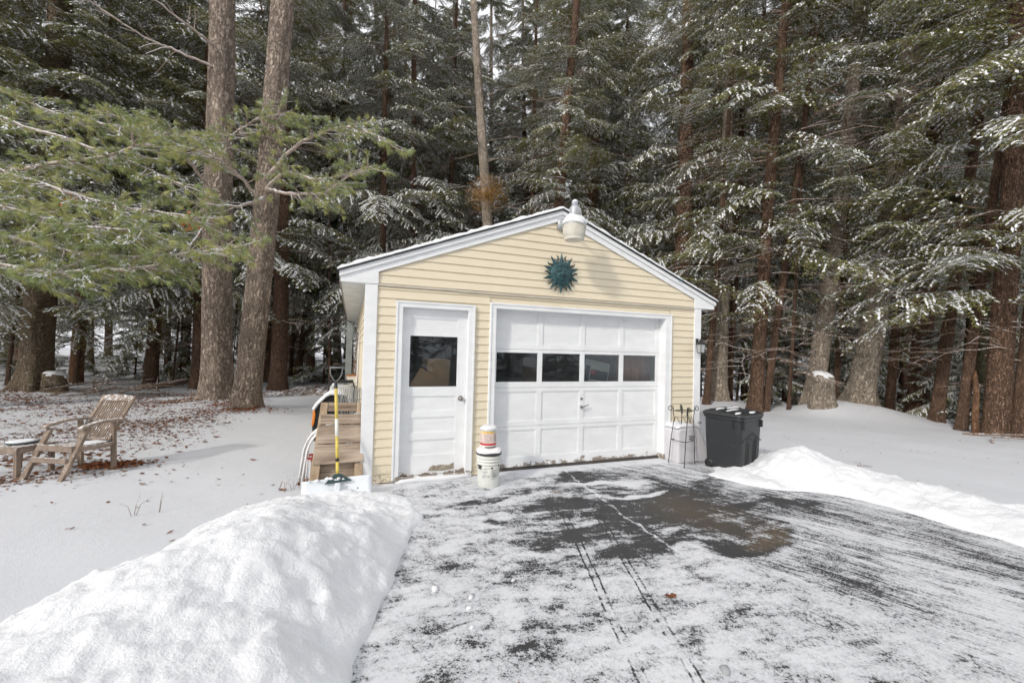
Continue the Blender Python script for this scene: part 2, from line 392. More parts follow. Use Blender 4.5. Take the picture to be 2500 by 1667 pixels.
def link(name, me, parent=None, loc=None, rot=None, scale=None):
    o = bpy.data.objects.new(name, me); col.objects.link(o)
    if parent is not None: o.parent = parent
    if loc is not None: o.location = loc
    if rot is not None: o.rotation_euler = rot
    if scale is not None: o.scale = scale
    return o

# value noise for terrain
_P = RNG.random((256, 256))
def vnoise(x, y):
    xi = np.floor(x).astype(int); yi = np.floor(y).astype(int); fx = x - xi; fy = y - yi
    fx = fx * fx * (3 - 2 * fx); fy = fy * fy * (3 - 2 * fy)
    g = lambda a, b: _P[a & 255, b & 255]
    return (g(xi, yi) * (1 - fx) + g(xi + 1, yi) * fx) * (1 - fy) + (g(xi, yi + 1) * (1 - fx) + g(xi + 1, yi + 1) * fx) * fy - .5
def fbm(x, y, o=4):
    s = 0; a = 1.
    for i in range(o): s = s + a * vnoise(x * 2 ** i + 17 * i, y * 2 ** i + 31 * i); a *= .5
    return s
def sst(x, a, b):
    t = np.clip((x - a) / (b - a), 0, 1); return t * t * (3 - 2 * t)

# ------------------------------------------------------------------ camera, sky, sun
CAM = (-.1463, -5.1339, 1.5531)
yaw, pitch, roll, fpx = .3673, .0195, .0254, 1016.27
fw = Vector((math.sin(yaw) * math.cos(pitch), math.cos(yaw) * math.cos(pitch), math.sin(pitch)))
r0 = Vector((math.cos(yaw), -math.sin(yaw), 0)); u0 = r0.cross(fw)
rt = r0 * math.cos(roll) + u0 * math.sin(roll); up = u0 * math.cos(roll) - r0 * math.sin(roll)
cd = bpy.data.cameras.new('camera'); cam = bpy.data.objects.new('camera', cd); col.objects.link(cam)
m3 = Matrix((rt, up, -fw)).transposed(); cam.matrix_world = Matrix.Translation(CAM) @ m3.to_4x4()
cd.sensor_width = 36; cd.lens = fpx / 2500 * 36; cd.clip_end = 2000; cd.clip_start = .05
scn.camera = cam

SUN_EL, SUN_AZ = 30., 240.     # azimuth clockwise from +Y: low sun on the left, a little behind the camera
w = bpy.data.worlds.new('World'); scn.world = w; w.use_nodes = True
nt = w.node_tree; bg = nt.nodes['Background']; bg.inputs['Strength'].default_value = .15
sky = nt.nodes.new('ShaderNodeTexSky'); sky.sky_type = 'NISHITA'; sky.sun_disc = False
sky.sun_elevation = R(SUN_EL); sky.sun_rotation = R(SUN_AZ); sky.air_density = 1.2; sky.dust_density = 2.5; sky.ozone_density = 1.
hs = nt.nodes.new('ShaderNodeHueSaturation'); hs.inputs['Saturation'].default_value = .32
nt.links.new(sky.outputs[0], hs.inputs['Color'])
tc = nt.nodes.new('ShaderNodeTexCoord'); cn = nt.nodes.new('ShaderNodeTexNoise'); cn.inputs['Scale'].default_value = 2.2; cn.inputs['Detail'].default_value = 6
nt.links.new(tc.outputs['Generated'], cn.inputs['Vector'])
cr = nt.nodes.new('ShaderNodeMapRange'); cr.inputs[1].default_value = .3; cr.inputs[2].default_value = .65; cr.inputs[3].default_value = .45; cr.inputs[4].default_value = .95
nt.links.new(cn.outputs['Fac'], cr.inputs[0])
mx = nt.nodes.new('ShaderNodeMix'); mx.data_type = 'RGBA'
nt.links.new(cr.outputs[0], mx.inputs[0]); nt.links.new(hs.outputs[0], mx.inputs[6]); mx.inputs[7].default_value = (8.6, 8.7, 9.0, 1)
nt.links.new(mx.outputs[2], bg.inputs['Color'])
sl = bpy.data.lights.new('sun', 'SUN'); sl.energy = 2.35; sl.angle = R(5); sl.color = (1., .935, .85)
so = bpy.data.objects.new('sun', sl); col.objects.link(so)
sd = Vector((math.sin(R(SUN_AZ)) * math.cos(R(SUN_EL)), math.cos(R(SUN_AZ)) * math.cos(R(SUN_EL)), math.sin(R(SUN_EL))))
so.rotation_euler = sd.to_track_quat('Z', 'Y').to_euler(); so.location = (-20, -10, 15)
scn.view_settings.view_transform = 'Standard'; scn.view_settings.look = 'None'; scn.view_settings.exposure = 0; scn.view_settings.gamma = 1.15
cy = scn.cycles; cy.use_denoising = True; cy.use_adaptive_sampling = True; cy.adaptive_threshold = .035; cy.max_bounces = 8; cy.diffuse_bounces = 4; cy.glossy_bounces = 3; cy.transparent_max_bounces = 12

# ------------------------------------------------------------------ terrain
MOUNDS = [(12.25, 2.7, .9, .22), (13.0, 2.0, 1.1, .3), (11.85, 2.35, .5, .1), (11.0, 4.95, .8, .12), (-3.45, 8.0, 1.2, .1), (-2.4, 6.1, .8, .08), (-8.4, 10.5, 1.6, .12), (-.3, 9.5, 1.3, .12)]
def ground_h(x, y, base_only=False):
    x = np.asarray(x, float); y = np.asarray(y, float)
    h = -.04 + .05 * fbm(x * .35, y * .35, 3) + .018 * fbm(x * 1.7, y * 1.7, 3)
    h = h + sst(y, 9, 30) * (.25 + .35 * fbm(x * .12 + 5, y * .12, 3))
    s = (x - 13.4) * .86 + (y - .3) * .30 - 1.0
    h = h - np.clip(s, 0, 32) * .24 + sst(s, 30, 60) * 2.
    for mx_, my_, r, a in MOUNDS:
        h = h + a * np.exp(-((x - mx_) ** 2 + (y - my_) ** 2) / (r * r))
    near = np.maximum(np.maximum(-.4 - x, x - 5.4), np.maximum(y - 8.8, -1.2 - y))   # flat round the garage
    h = np.where(near < 0, -.05, -.05 + (h + .05) * sst(near, 0, 1.5))
    # scour below driveway sheet
    e = np.minimum(np.minimum(x - np.where(y < -1.3, -.45, .12), np.where(y < -1.8, 5.5, 5.15) - x), -.03 - y)
    h = np.where(e > 0, np.minimum(h, -.10), h)
    e2 = np.minimum(np.minimum(x - .08, 4.95 - x), np.minimum(y - .08, 8.3 - y))
    return np.where(e2 > 0, -.14, h)
def gh(x, y): return float(ground_h(np.array([x]), np.array([y]))[0])
def axis(a, b, st, far, ratio=1.22):
    c = list(np.arange(a, b + 1e-6, st)); k = st; x = b
    while x < far: k *= ratio; x += k; c.append(x)
    k = st; x = a; pre = []
    while x > -far: k *= ratio; x -= k; pre.append(x)
    return np.array(pre[::-1] + c)
def grid_mesh(name, X, Y, Z, mat):
    nx, ny = X.shape[1], X.shape[0]
    V = np.stack([X, Y, Z], -1).reshape(-1, 3)
    i = np.arange(ny - 1)[:, None] * nx + np.arange(nx - 1)[None, :]
    F = np.stack([i, i + 1, i + nx + 1, i + nx], -1).reshape(-1, 4)
    return array_mesh(name, V, F, np.zeros(len(F), int), [mat], True)
xs = axis(-11, 16, .11, 500); ys = axis(-8, 16, .11, 500)
X, Y = np.meshgrid(xs, ys)
tag(link('snowy_ground', grid_mesh('snowy_ground', X, Y, ground_h(X, Y), M['ground_snow'])), kind='structure')

# driveway sheet (4 mm steps do the rest in its shader)
xs = np.arange(-.1, 5.61, .06); ys = np.arange(-14, .031, .06); xs = np.concatenate([np.arange(-.58, -.1, .06), xs])
X, Y = np.meshgrid(xs, ys)
Z = -.055 + .006 * fbm(X * 2, Y * 2, 3) - .02 * sst(-Y, 2, 9)
tag(link('driveway', grid_mesh('driveway', X, Y, Z, M['drive'])), kind='structure')

def ridge_mesh(name, crest, x0, x1, y0, y1, st, wl, wr, lump, seed, mat):
    """shovelled heap: crest = [(x,y,h)], widths left/right of the crest"""
    X, Y = np.meshgrid(np.arange(x0, x1, st), np.arange(y0, y1, st))
    wx = .13 * fbm(X * 2.1 + seed, Y * 2.1, 5); wy = .13 * fbm(X * 2.1 + 9, Y * 2.1 + seed, 5)
    Xw, Yw = X + wx, Y + wy
    chains = crest if isinstance(crest[0], list) else [crest]
    Z = np.zeros(X.shape); F_ = np.zeros(X.shape)
    for ch in chains:
        best = np.full(X.shape, 9.); H = np.zeros(X.shape); side = np.zeros(X.shape)
        for (ax, ay, ah), (bx, by, bh) in zip(ch[:-1], ch[1:]):
            dx, dy = bx - ax, by - ay; L2 = dx * dx + dy * dy
            t = np.clip(((Xw - ax) * dx + (Yw - ay) * dy) / L2, 0, 1)
            d = np.hypot(Xw - ax - t * dx, Yw - ay - t * dy)
            sgn = np.sign((Xw - ax) * dy - (Yw - ay) * dx)
            k = d < best
            best = np.where(k, d, best); H = np.where(k, ah + t * (bh - ah), H); side = np.where(k, sgn, side)
        wd = np.where(side > 0, wl, wr) if False else np.where(side > 0, wr, wl)
        f = np.clip(1 - best / wd, 0, 1)
        z = H * np.clip(f ** 1.15 * (1.9 - .9 * f), 0, 1.05)
        Z = np.sqrt(Z ** 2 + z ** 2) if False else np.maximum(Z, z) + .25 * np.minimum(Z, z); F_ = np.maximum(F_, f)
    f = F_
    env = sst(f, 0, .35)
    Z = Z + env * lump * (.075 * fbm(X * 3.3 + seed, Y * 3.3, 5) + .04 * np.abs(fbm(X * 9, Y * 9 + seed, 3)) + .022 * np.abs(fbm(X * 26, Y * 26, 2)))
    return grid_mesh(name, X, Y, Z - .13 + .075 * sst(f, 0, .10), mat)
bank = link('snow_bank', ridge_mesh('snow_bank', [[(-.26, -.92, .10), (-.34, -1.14, .23), (-.50, -1.6, .32), (-.68, -2.15, .38), (-1.05, -2.6, .34), (-1.5, -3.0, .32), (-2.4, -3.5, .30), (-3.5, -4.0, .28)], [(-.60, -2.0, .26), (-.85, -2.7, .31), (-1.0, -3.4, .31), (-1.1, -4.4, .30), (-1.2, -5.6, .3)]], -4.6, 1.1, -6.2, -.35, .022, .85, 1.08, 1., 3, M['bank_snow']))
tag(bank, 'big lumpy bank of shovelled white snow filling the left foreground beside the driveway', 'snow bank')
bank = link('snow_bank', ridge_mesh('snow_bank', [(5.05, -1.02, .10), (5.35, -1.12, .30), (5.62, -1.28, .37), (5.85, -1.55, .26), (5.98, -1.95, .18), (6.04, -2.5, .16), (6.06, -3.2, .16), (6.1, -4.4, .16), (6.1, -7, .16)], 4.0, 7.3, -8, -.2, .025, .6, .72, .8, 8, M['bank_snow']))
tag(bank, 'pointed heap of ploughed snow beside the black bin, trailing along the right driveway edge', 'snow bank')

# ------------------------------------------------------------------ garage
W, D, ZE, SL, XR = 5.02, 8.4, 2.277, .388, 2.51
def roofz(x): return 2.414 + (min(x, W - x) + .322) * SL      # top of shingles
G = empty('garage', (0, 0, -.06), label='small yellow clapboard garage with white trim, snowy gable roof and white doors', cat='garage')
G.location = (0, 0, 0)
DX0, DX1, DZ = .414, 1.227, 2.03
OX0, OX1, OZ = 1.592, 4.335, 2.081
def spans(z0, z1, x0, x1):
    cuts = []
    if z0 < 2.094: cuts.append((DX0 - .08, DX1 + .08))
    if z0 < 2.146: cuts.append((OX0 - .084, OX1 + .113))
    segs = [(x0, x1)]
    for a, b in cuts:
        ns = []
        for p, q in segs:
            if b <= p or a >= q: ns.append((p, q)); continue
            if a > p: ns.append((p, a))
            if b < q: ns.append((b, q))
        segs = ns
    return segs
mb = MB(); E_ = .1035
z = -.045; rows = []
while z < 2.262: rows.append((z, min(z + E_, 2.262))); z += E_
z = 2.296
while z < 3.36: rows.append((z, z + E_)); z += E_
for i, (z0, z1) in enumerate(rows):
    def lim(zz):
        if zz < 2.427: return .115, W - .100
        x = (zz - 2.427) / SL + .125; return x, W - x
    a0, b0 = lim(z0); a1, b1 = lim(z1)
    if b0 <= a0: continue
    if b1 < a1: a1 = b1 = (a1 + b1) / 2
    segs = spans(z0, z1, a0, b0)
    for k, (p, q) in enumerate(segs):
        p1 = a1 if p == a0 else p; q1 = b1 if q == b0 else q
        yb, yt = -.017, -.003
        mb.poly([(p, yb, z0), (q, yb, z0), (q1, yt, z1), (p1, yt, z1)])       # face
        mb.poly([(p, yb, z0), (p, yt + .004, z0), (q, yt + .004, z0), (q, yb, z0)])   # drip lip
mb.build('clapboard_front', M['siding'], G, fix=False)
# wall body behind boards, with openings
mb = MB()
mb.bb(0.01, DX0 - .02, .004, .10, -.1, 2.26); mb.bb(DX1 + .02, OX0 - .02, .004, .10, -.1, 2.26); mb.bb(OX1 + .02, W - .01, .004, .10, -.1, 2.26)
mb.bb(DX0 - .02, DX1 + .02, .004, .10, DZ + .03, 2.26); mb.bb(OX0 - .02, OX1 + .02, .004, .10, OZ + .03, 2.26)
mb.prism([(.01, 2.26), (W - .01, 2.26), (W - .01, 2.5), (XR, 3.46), (.01, 2.5)], .004, .10)
mb.build('wall_frame', M['siding'], G)
mb = MB(); mb.prism([(.1, -.1), (W - .1, -.1), (W - .1, 2.5), (XR, 3.46), (.1, 2.5)], D - .1, D); mb.build('back_wall', M['siding'], G)
for sx, x in ((1, 0.), (-1, W)):
    mb = MB(); z = -.045
    mb.bb(x + sx * .012 if sx > 0 else x - .1, x + .1 if sx > 0 else x - .012, .1, D - .1, -.1, 2.45)
    while z < 2.26:
        xo, xi = x - sx * .006 + sx * 0, x + sx * .008
        mb.poly([(xo, .115, z), (xo, D, z), (xi, D, z + E_), (xi, .115, z + E_)]); mb.poly([(xo, .115, z), (xi, .115, z), (xi, D, z), (xo, D, z)])
        z += E_
    mb.build('clapboard_side', M['siding'], G, fix=False)
for x0, x1 in ((-.018, .119), (W - .112, W + .018)):
    mb = MB(); mb.bb(x0, x1, -.030, .0, -.05, 2.274); 
    mb.bb(x0 if x0 < 1 else x1 - .028, x0 + .028 if x0 < 1 else x1, .0005, .115, -.05, 2.274)
    mb.build('corner_board', M['white'], G, bevel=.003)
# rake boards with pork-chop returns
def rk(x, off): return roofz(x) - off
for s in (1, -1):
    f = (lambda x: x) if s > 0 else (lambda x: W - x)
    mb = MB(); xe = -.285
    mb.prism([(f(xe), 2.280), (f(.125), 2.280), (f(.125), 2.4265), (f(XR), rk(XR, .165)), (f(XR), rk(XR, .03)), (f(xe), rk(xe, .03))], -.034, -.018)
    mb.build('rake_board', M['white'], G, bevel=.002)
    mb = MB(); xe = -.30
    mb.prism([(f(xe), rk(xe, .085)), (f(XR), rk(XR, .085)), (f(XR), rk(XR, .026)), (f(xe), rk(xe, .026))], -.056, -.0345)
    mb.build('rake_trim', M['white'], G, bevel=.003)
    # shingles + snow
    mb = MB(); xe = -.322
    mb.prism([(f(xe), rk(xe, .026)), (f(XR), rk(XR, .026)), (f(XR), rk(XR, 0)), (f(xe), rk(xe, 0))], -.075, D + .1)
    roof = mb.build('roof', M['shingle'], G)
    n = 60; mb = MB(); mb.smooth = True
    xx = np.linspace(xe - .004, XR, n); ring = []
    yl = [-.078, -.070, -.055, .0, .25, .8, 2, 4, 6.5, D + .09]
    V = []
    for yi, yy in enumerate(yl):
        th = .004 if yi == 0 else (.030 if yi == 1 else .042)
        for i, x in enumerate(xx):
            e = .5 + 1.0 * abs(float(fbm(np.array(x * 9.), np.array(yy * 2. + 40 * s), 4))) if yi < 4 else 1
            tt = th * e * (.35 if i == 0 else 1)
            mb.v.append((f(x), yy, rk(x, 0) + .002 + tt))
    for a in range(len(yl) - 1):
        for i in range(n - 1): mb.face((a * n + i, a * n + i + 1, (a + 1) * n + i + 1, (a + 1) * n + i))
    b = len(mb.v)
    for i, x in enumerate(xx): mb.v.append((f(x), -.078, rk(x, 0) - .004 - .008 * max(0, float(fbm(np.array(x * 12.), np.array(3. * s), 3)))))
    for i in range(n - 1): mb.face((i, b + i, b + i + 1, i + 1))
    for j in range(len(yl) - 1): pass
    mb.build('snow_cover', M['snow'], roof)
    # soffit + fascia
    mb = MB(); a, b_ = sorted((f(-.283), f(.0))); mb.bb(a, b_, -.016, D, 2.281, 2.30); mb.build('soffit', M['soffit'], G)
    mb = MB(); a, b_ = sorted((f(-.300), f(-.284))); mb.bb(a, b_, -.016, D + .05, 2.270, 2.402); mb.build('fascia', M['edge'], G)
# drip strip over the doors
mb = MB(); mb.bb(.121, 1.07, -.028, -.004, 2.264, 2.288); mb.bb(1.075, W - .115, -.031, -.004, 2.258, 2.282); mb.build('drip_strip', M['strip'], G, bevel=.003)
# blue twig of wire hanging from right rake
mb = MB(); mb.tube([(4.62, -.08, 2.72), (4.60, -.09, 2.70), (4.53, -.085, 2.66)], .005, 6); mb.build('hanging_wire', plain('teal_wire', (.03, .12, .14), .5), G)
# frames
def frame(name, x0, x1, zt, wl, wr, wt, mat):
    mb = MB(); 
    mb.bb(x0 - wl, x0, -.036, .003, -.045, zt); mb.bb(x1, x1 + wr, -.036, .003, -.045, zt); mb.bb(x0 - wl, x1 + wr, -.0365, .003, zt + .0005, zt + wt)
    mb.bb(x0 - wl - .0, x0 - wl + .022, -.046, -.0368, -.045, zt + wt); mb.bb(x1 + wr - .022, x1 + wr, -.046, -.0368, -.045, zt + wt); mb.bb(x0 - wl + .022, x1 + wr - .022, -.046, -.0368, zt + wt - .022, zt + wt)
    mb.bb(x0 - .012, x0 + .002, -.034, .14, -.045, zt); mb.bb(x1 - .002, x1 + .012, -.034, .14, -.045, zt); mb.bb(x0 - .012, x1 + .012, -.034, .14, zt - .002, zt + .013)
    return mb.build(name, mat, G, bevel=.003)
frame('door_frame', DX0, DX1, DZ, .078, .082, .072, M['peel'])
frame('garage_door_frame', OX0, OX1, OZ, .084, .113, .072, M['peel'])
mb = MB(); mb.bb(DX0 - .03, DX1 + .03, -.05, .05, -.075, -.012); th_ = mb.build('threshold', M['peel'], G)
mb = MB(); mb.smooth = True; mb.rings([[(DX0 - .05 + .95 * (.5 + .5 * k * math.cos(a)) * (1 + .04 * math.sin(5 * a)), -.052 + .045 * k * math.sin(a) * (1 + .3 * math.sin(4 * a)), -.03 + zz) for a in [2 * math.pi * j / 24 for j in range(24)]] for k, zz in ((1, -.03), (.85, .012), (.4, .022))]); mb.build('snow', M['snow'], th_)

def panelled(name, x0, x1, z0, z1, yf, xcuts, zcuts, glass_rows, mat, parent, depth=.014, pane=True):
    """stile-and-rail leaf: xcuts/zcuts list the panel intervals"""
    mb = MB(); th = .036
    xs_ = [x0] + [c for p in xcuts for c in p] + [x1]
    # vertical stiles full height
    st_ = [(x0, xcuts[0][0])] + [(xcuts[i][1], xcuts[i + 1][0]) for i in range(len(xcuts) - 1)] + [(xcuts[-1][1], x1)]
    for a, b in st_: mb.bb(a, b, yf, yf + th, z0, z1)
    rl = [(z0, zcuts[0][0])] + [(zcuts[i][1], zcuts[i + 1][0]) for i in range(len(zcuts) - 1)] + [(zcuts[-1][1], z1)]
    for (p, q) in xcuts:
        for a, b in rl: mb.bb(p, q, yf + .0015, yf + th - .001, a, b)
        for i, (a, b) in enumerate(zcuts):
            if i in glass_rows: continue
            g = .012
            mb.bb(p, q, yf + depth, yf + th - .004, a, b)
            mb.bb(p + .0, p + g, yf + .006, yf + depth + .001, a, b); mb.bb(q - g, q, yf + .006, yf + depth + .001, a, b)
            mb.bb(p + g, q - g, yf + .0065, yf + depth + .001, b - g, b); mb.bb(p + g, q - g, yf + .0065, yf + depth + .001, a, a + g)
    o = mb.build(name, mat, parent)
    for i in glass_rows:
        a, b = zcuts[i]
        for (p, q) in xcuts:
            m2 = MB(); m2.bb(p - .003, q + .003, yf + .018, yf + .022, a - .003, b + .003); m2.build('window_pane', M['glass'], o)
    return o
H = DZ; w_ = DX1 - DX0
fr = lambda t: DZ - t * (DZ + .01)
zc = sorted([(fr(.12), fr(.055)), (fr(.472), fr(.165)), (fr(.622), fr(.527)), (fr(.75), fr(.655)), (fr(.885), fr(.79))])
door = panelled('entry_door', DX0 + .004, DX1 - .004, -.008, DZ - .004, .052, [(DX0 + .105, DX1 - .115)], zc, [3], M['peel'], G)
mb = MB(); mb.smooth = True
kx, kz = DX1 - .062, fr(.545)
def ylathe(mb, prof, c, n=20):
    mb.rings([[(c[0] + r * math.cos(2 * math.pi * j / n), c[1] - y, c[2] + r * math.sin(2 * math.pi * j / n)) for j in range(n)] for r, y in prof])
ylathe(mb, [(.032, 0), (.034, .006), (.016, .012), (.013, .03), (.026, .038), (.030, .05), (.024, .062), (.008, .066)], (kx, .0515, kz)); mb.build('door_knob', M['steel'], door)
# flaked plywood patch at door foot
mb = MB(); pts = [(.78, .03), (.80, .075), (.845, .10), (.875, .085), (.92, .10), (.965, .095), (1.03, .085), (1.10, .115), (1.105, .035), (.95, .02)]
mb.poly([(x, .0500, z) for x, z in pts]); mb.build('bare_patch', plain('bare_grey_wood', (.27, .23, .18), .9, var=.35, scale=25), door, fix=False)

gd = empty('garage_door', (0, 0, 0)); gd.parent = G
gy0 = .105; sh = OZ / 4
cols = []
cw = (OX1 - OX0 - .0)
stl, mul = .062, .068
pw = (cw - 2 * stl - 3 * mul) / 4
for k in range(4): a = OX0 + stl + k * (pw + mul); cols.append((a, a + pw))
for r in range(4):
    z0 = OZ - (r + 1) * sh + .002; z1 = OZ - r * sh - .002
    if r == 3: z0 = -.026
    if r == 0: z1 = OZ + .01
    zc = [(z0 + (.06 if r != 3 else .126), z1 - .05)]
    if r == 1: zc = [(z0 + .075, z1 - .045)]
    panelled('door_section', OX0 + .003, OX1 - .003, z0, z1, gy0, cols, zc, [0] if r == 1 else [], M['peel'] if r > 1 else M['white'], gd)
mb = MB(); hx = (cols[1][1] + cols[2][0]) / 2
mb.smooth = True
ylathe(mb, [(.018, 0), (.019, .01), (.012, .014)], (hx - .004, gy0 - .0005, .875)); mb.build('lock', M['steel'], gd)
mb = MB(); ylathe(mb, [(.022, 0), (.020, .018), (.012, .03)], (hx - .004, gy0 - .0005, .755))
mb.tube([(hx - .03, gy0 - .028, .748), (hx, gy0 - .032, .754), (hx + .05, gy0 - .036, .772), (hx + .10, gy0 - .034, .79)], [.011, .011, .008, .007], 8); mb.build('door_handle', M['steel'], gd)
mb = MB(); mb.bb(OX0 + .0, OX1, .108, .14, -.06, -.028); mb.build('weather_strip', M['bin_dark'], gd)
# rust-red footing showing below the boards
mb = MB(); mb.bb(.12, DX0 - .085, -.012, .003, -.095, -.046); mb.build('footing', M['brick'], G); mb = MB(); mb.bb(OX1 + .12, W - .11, -.012, .003, -.095, -.046); mb.build('footing', M['brick'], G)
# floor inside
mb = MB(); mb.bb(.1, W - .1, .1, D - .1, -.13, -.03); mb.build('garage_floor', M['dark'], G)
mb = MB(); mb.bb(-.30, -.13, D - .35, D - .2, -.1, 2.26); mb.build('downspout', plain('grey_green_board', (.30, .33, .32), .7), G)

# things inside, seen dimly through the panes
def boxthing(name, label, cat, c, d, rz, mat, tilt=0., extra=None):
    mb = MB(); mb.box((0, 0, d[2] / 2), d, Matrix.Rotation(tilt, 3, 'Y'))
    o = mb.build(name, mat, None, c, .004); o.rotation_euler[2] = rz
    return tag(o, label, cat)
boxthing('cardboard_box', 'brown cardboard carton standing upright behind the entry door glass, tallest of the cartons', 'box', (.90, .36, -.03), (.30, .26, 1.44), .1, M['card'])
boxthing('cardboard_box', 'brown cardboard flap leaning sideways behind the lower left of the entry door glass', 'box', (.68, .20, .86), (.26, .05, .40), .1, M['card'], R(32))
boxthing('work_shelf', 'dark shelf unit deep behind the entry door glass', 'shelf', (.9, 2.4, -.03), (1.0, .4, 1.8), 0, M['dark'])
t = empty('picture_panel', (3.36, .36, 1.02), .15, 'tilted white and black printed panel behind the third garage window', 'panel')
mb = MB(); mb.box((0, 0, .22), (.50, .02, .34), Matrix.Rotation(R(10), 3, 'Y')); mb.build('panel', M['label_white'], t)
mb = MB(); mb.box((.05, -.0125, .17), (.34, .004, .15), Matrix.Rotation(R(10), 3, 'Y')); mb.box((-.19, -.0125, .20), (.09, .004, .26), Matrix.Rotation(R(10), 3, 'Y')); mb.build('dark_print', M['label_black'], t)
mb = MB(); mb.box((-.07, -.0155, .22), (.10, .004, .07), Matrix.Rotation(R(10), 3, 'Y')); mb.build('red_print', M['label_red'], t)
boxthing('storage_cabinet', 'reddish brown wooden cabinet close behind the rightmost garage window', 'cabinet', (4.02, .50, -.03), (.62, .4, 1.75), -.05, M['brownboard'])
boxthing('plywood_sheet', 'dim brown plywood sheet standing behind the second garage window', 'plywood', (2.75, 1.5, -.03), (.28, .05, 1.45), .2, M['card'])

# ------------------------------------------------------------------ yard light on the gable
L = empty('yard_light', (2.474, -.45, 3.156), label='round frosted yard light with snow on its hood at the gable peak', cat='outdoor light')
mb = MB(); mb.smooth = True
mb.lathe([(.152, .004), (.150, -.004), (.146, -.02), (.138, -.09), (.128, -.158), (.120, -.176), (.122, -.182), (.112, -.186), (.02, -.188)], n=40); mb.build('refractor', M['lens'], L)
mb = MB(); mb.smooth = True
for k in range(48):
    a = 2 * math.pi * k / 48
    mb.tube([(.1485 * math.cos(a), .1485 * math.sin(a), -.012), (.130 * math.cos(a), .130 * math.sin(a), -.15)], .0024, 4)
mb.build('refractor_ribs', M['lens'], L)
mb = MB(); mb.smooth = True
mb.lathe([(.154, .004), (.156, .012), (.150, .03), (.11, .09), (.072, .125), (.066, .13)], n=36); mb.build('hood', M['alu'], L)
mb = MB(); mb.smooth = True; n = 32; prof = [(.158, .010), (.160, .026), (.150, .055), (.12, .098), (.088, .130), (.067, .138)]
mb.rings([[((r + .008 * math.sin(3 * a + i) + .006 * math.sin(7 * a)) * math.cos(a), (r + .008 * math.sin(3 * a + i)) * math.sin(a), z + .012 * math.sin(2 * a + 1)) for a in [2 * math.pi * j / n for j in range(n)]] for i, (r, z) in enumerate(prof)]); mb.build('snow_cap', M['snow'], L)
mb = MB(); mb.smooth = True; mb.lathe([(.064, .125), (.066, .15), (.064, .235), (.055, .25), (.036, .258)], n=28)
mb.smooth = False
for k in range(14):
    a = 2 * math.pi * k / 14; mb.box((.066 * math.cos(a), .066 * math.sin(a), .19), (.006, .006, .08), Matrix.Rotation(a, 3, 'Z'))
mb.build('ballast_housing', M['alu'], L)
mb = MB(); mb.smooth = True; mb.lathe([(.036, .255), (.040, .262), (.038, .30), (.030, .318), (.012, .326)], n=24)
pc = mb.build('photocell', plain('bluish_photocell', (.28, .30, .36), .4), L)
mb = MB(); mb.smooth = True; mb.lathe([(.040, .300), (.036, .322), (.02, .338), (.004, .342)], n=20); mb.build('snow_cap', M['snow'], pc)
mb = MB(); mb.smooth = True; mb.tube([(.02, .06, .16), (.03, .2, .17), (.03, .33, .16), (.03, .40, .14)], .018, 10); mb.bb(-.03, .09, .39, .428, .06, .22); mb.build('bracket_arm', M['alu'], L)
mb = MB(); mb.smooth = True; mb.tube([(-.165, .05, .045), (-.19, .04, .03), (-.185, .02, .005), (-.16, .0, -.005)], .006, 6); mb.tube([(-.17, .06, .06), (-.18, .05, .03)], .013, 8); mb.build('latch', M['alu'], L)

# ------------------------------------------------------------------ bronze sun plaque
S = empty('sun_plaque', (2.512, -.045, 2.612), label='verdigris metal sun face ornament with pointed and wavy rays on the gable', cat='wall ornament')
mb = MB()
for k in range(20):
    a = 2 * math.pi * k / 20 + math.pi / 2
    wavy = k % 2 == 1
    ln = .285 if not wavy else .262
    n = 9; left = []; right = []; mid = []
    for i in range(n):
        t = i / (n - 1); r = .125 + (ln - .125) * t
        wdt = (.040 if not wavy else .026) * (1 - t) ** (.85 if not wavy else .6) + .001
        off = (.016 * math.sin(t * 2 * math.pi) * (1 if k % 4 == 1 else -1)) if wavy else 0
        c, s_ = math.cos(a), math.sin(a)
        P = lambda o: (r * c - (o + off) * s_, r * s_ + (o + off) * c)
        left.append(P(-wdt)); right.append(P(wdt)); mid.append(P(0))
    b = len(mb.v)
    dy = .012
    for i in range(n):
        zz = -.014 * (1 - i / (n - 1)) - .006
        mb.v += [(left[i][0], 0, left[i][1]), (mid[i][0], zz, mid[i][1]), (right[i][0], 0, right[i][1])]
    mb.cur = 1 if wavy else 0
    for i in range(n - 1):
        q = b + 3 * i; mb.face((q, q + 1, q + 4, q + 3)); mb.face((q + 1, q + 2, q + 5, q + 4))
mb.build('sun_rays', [M['verd'], M['verd_dark']], S, fix=False)
mb = MB(); mb.smooth = True
ylathe(mb, [(.165, -.004), (.16, .012), (.138, .022), (.128, .022), (.122, .034), (.112, .034), (.106, .024), (.10, .022)], (0, 0, 0), 48); mb.build('rim', M['verd'], S)
nf = 40; V = []; F = []
fx = np.linspace(-1, 1, nf); A, B = np.meshgrid(fx, fx); rr = np.hypot(A, B); k = np.maximum(np.abs(A), np.abs(B)) / np.maximum(rr, 1e-6)
A, B = A * k, B * k; rr = np.hypot(A, B)
g = lambda cx, cz, sx, sz: np.exp(-((A - cx) / sx) ** 2 - ((B - cz) / sz) ** 2)
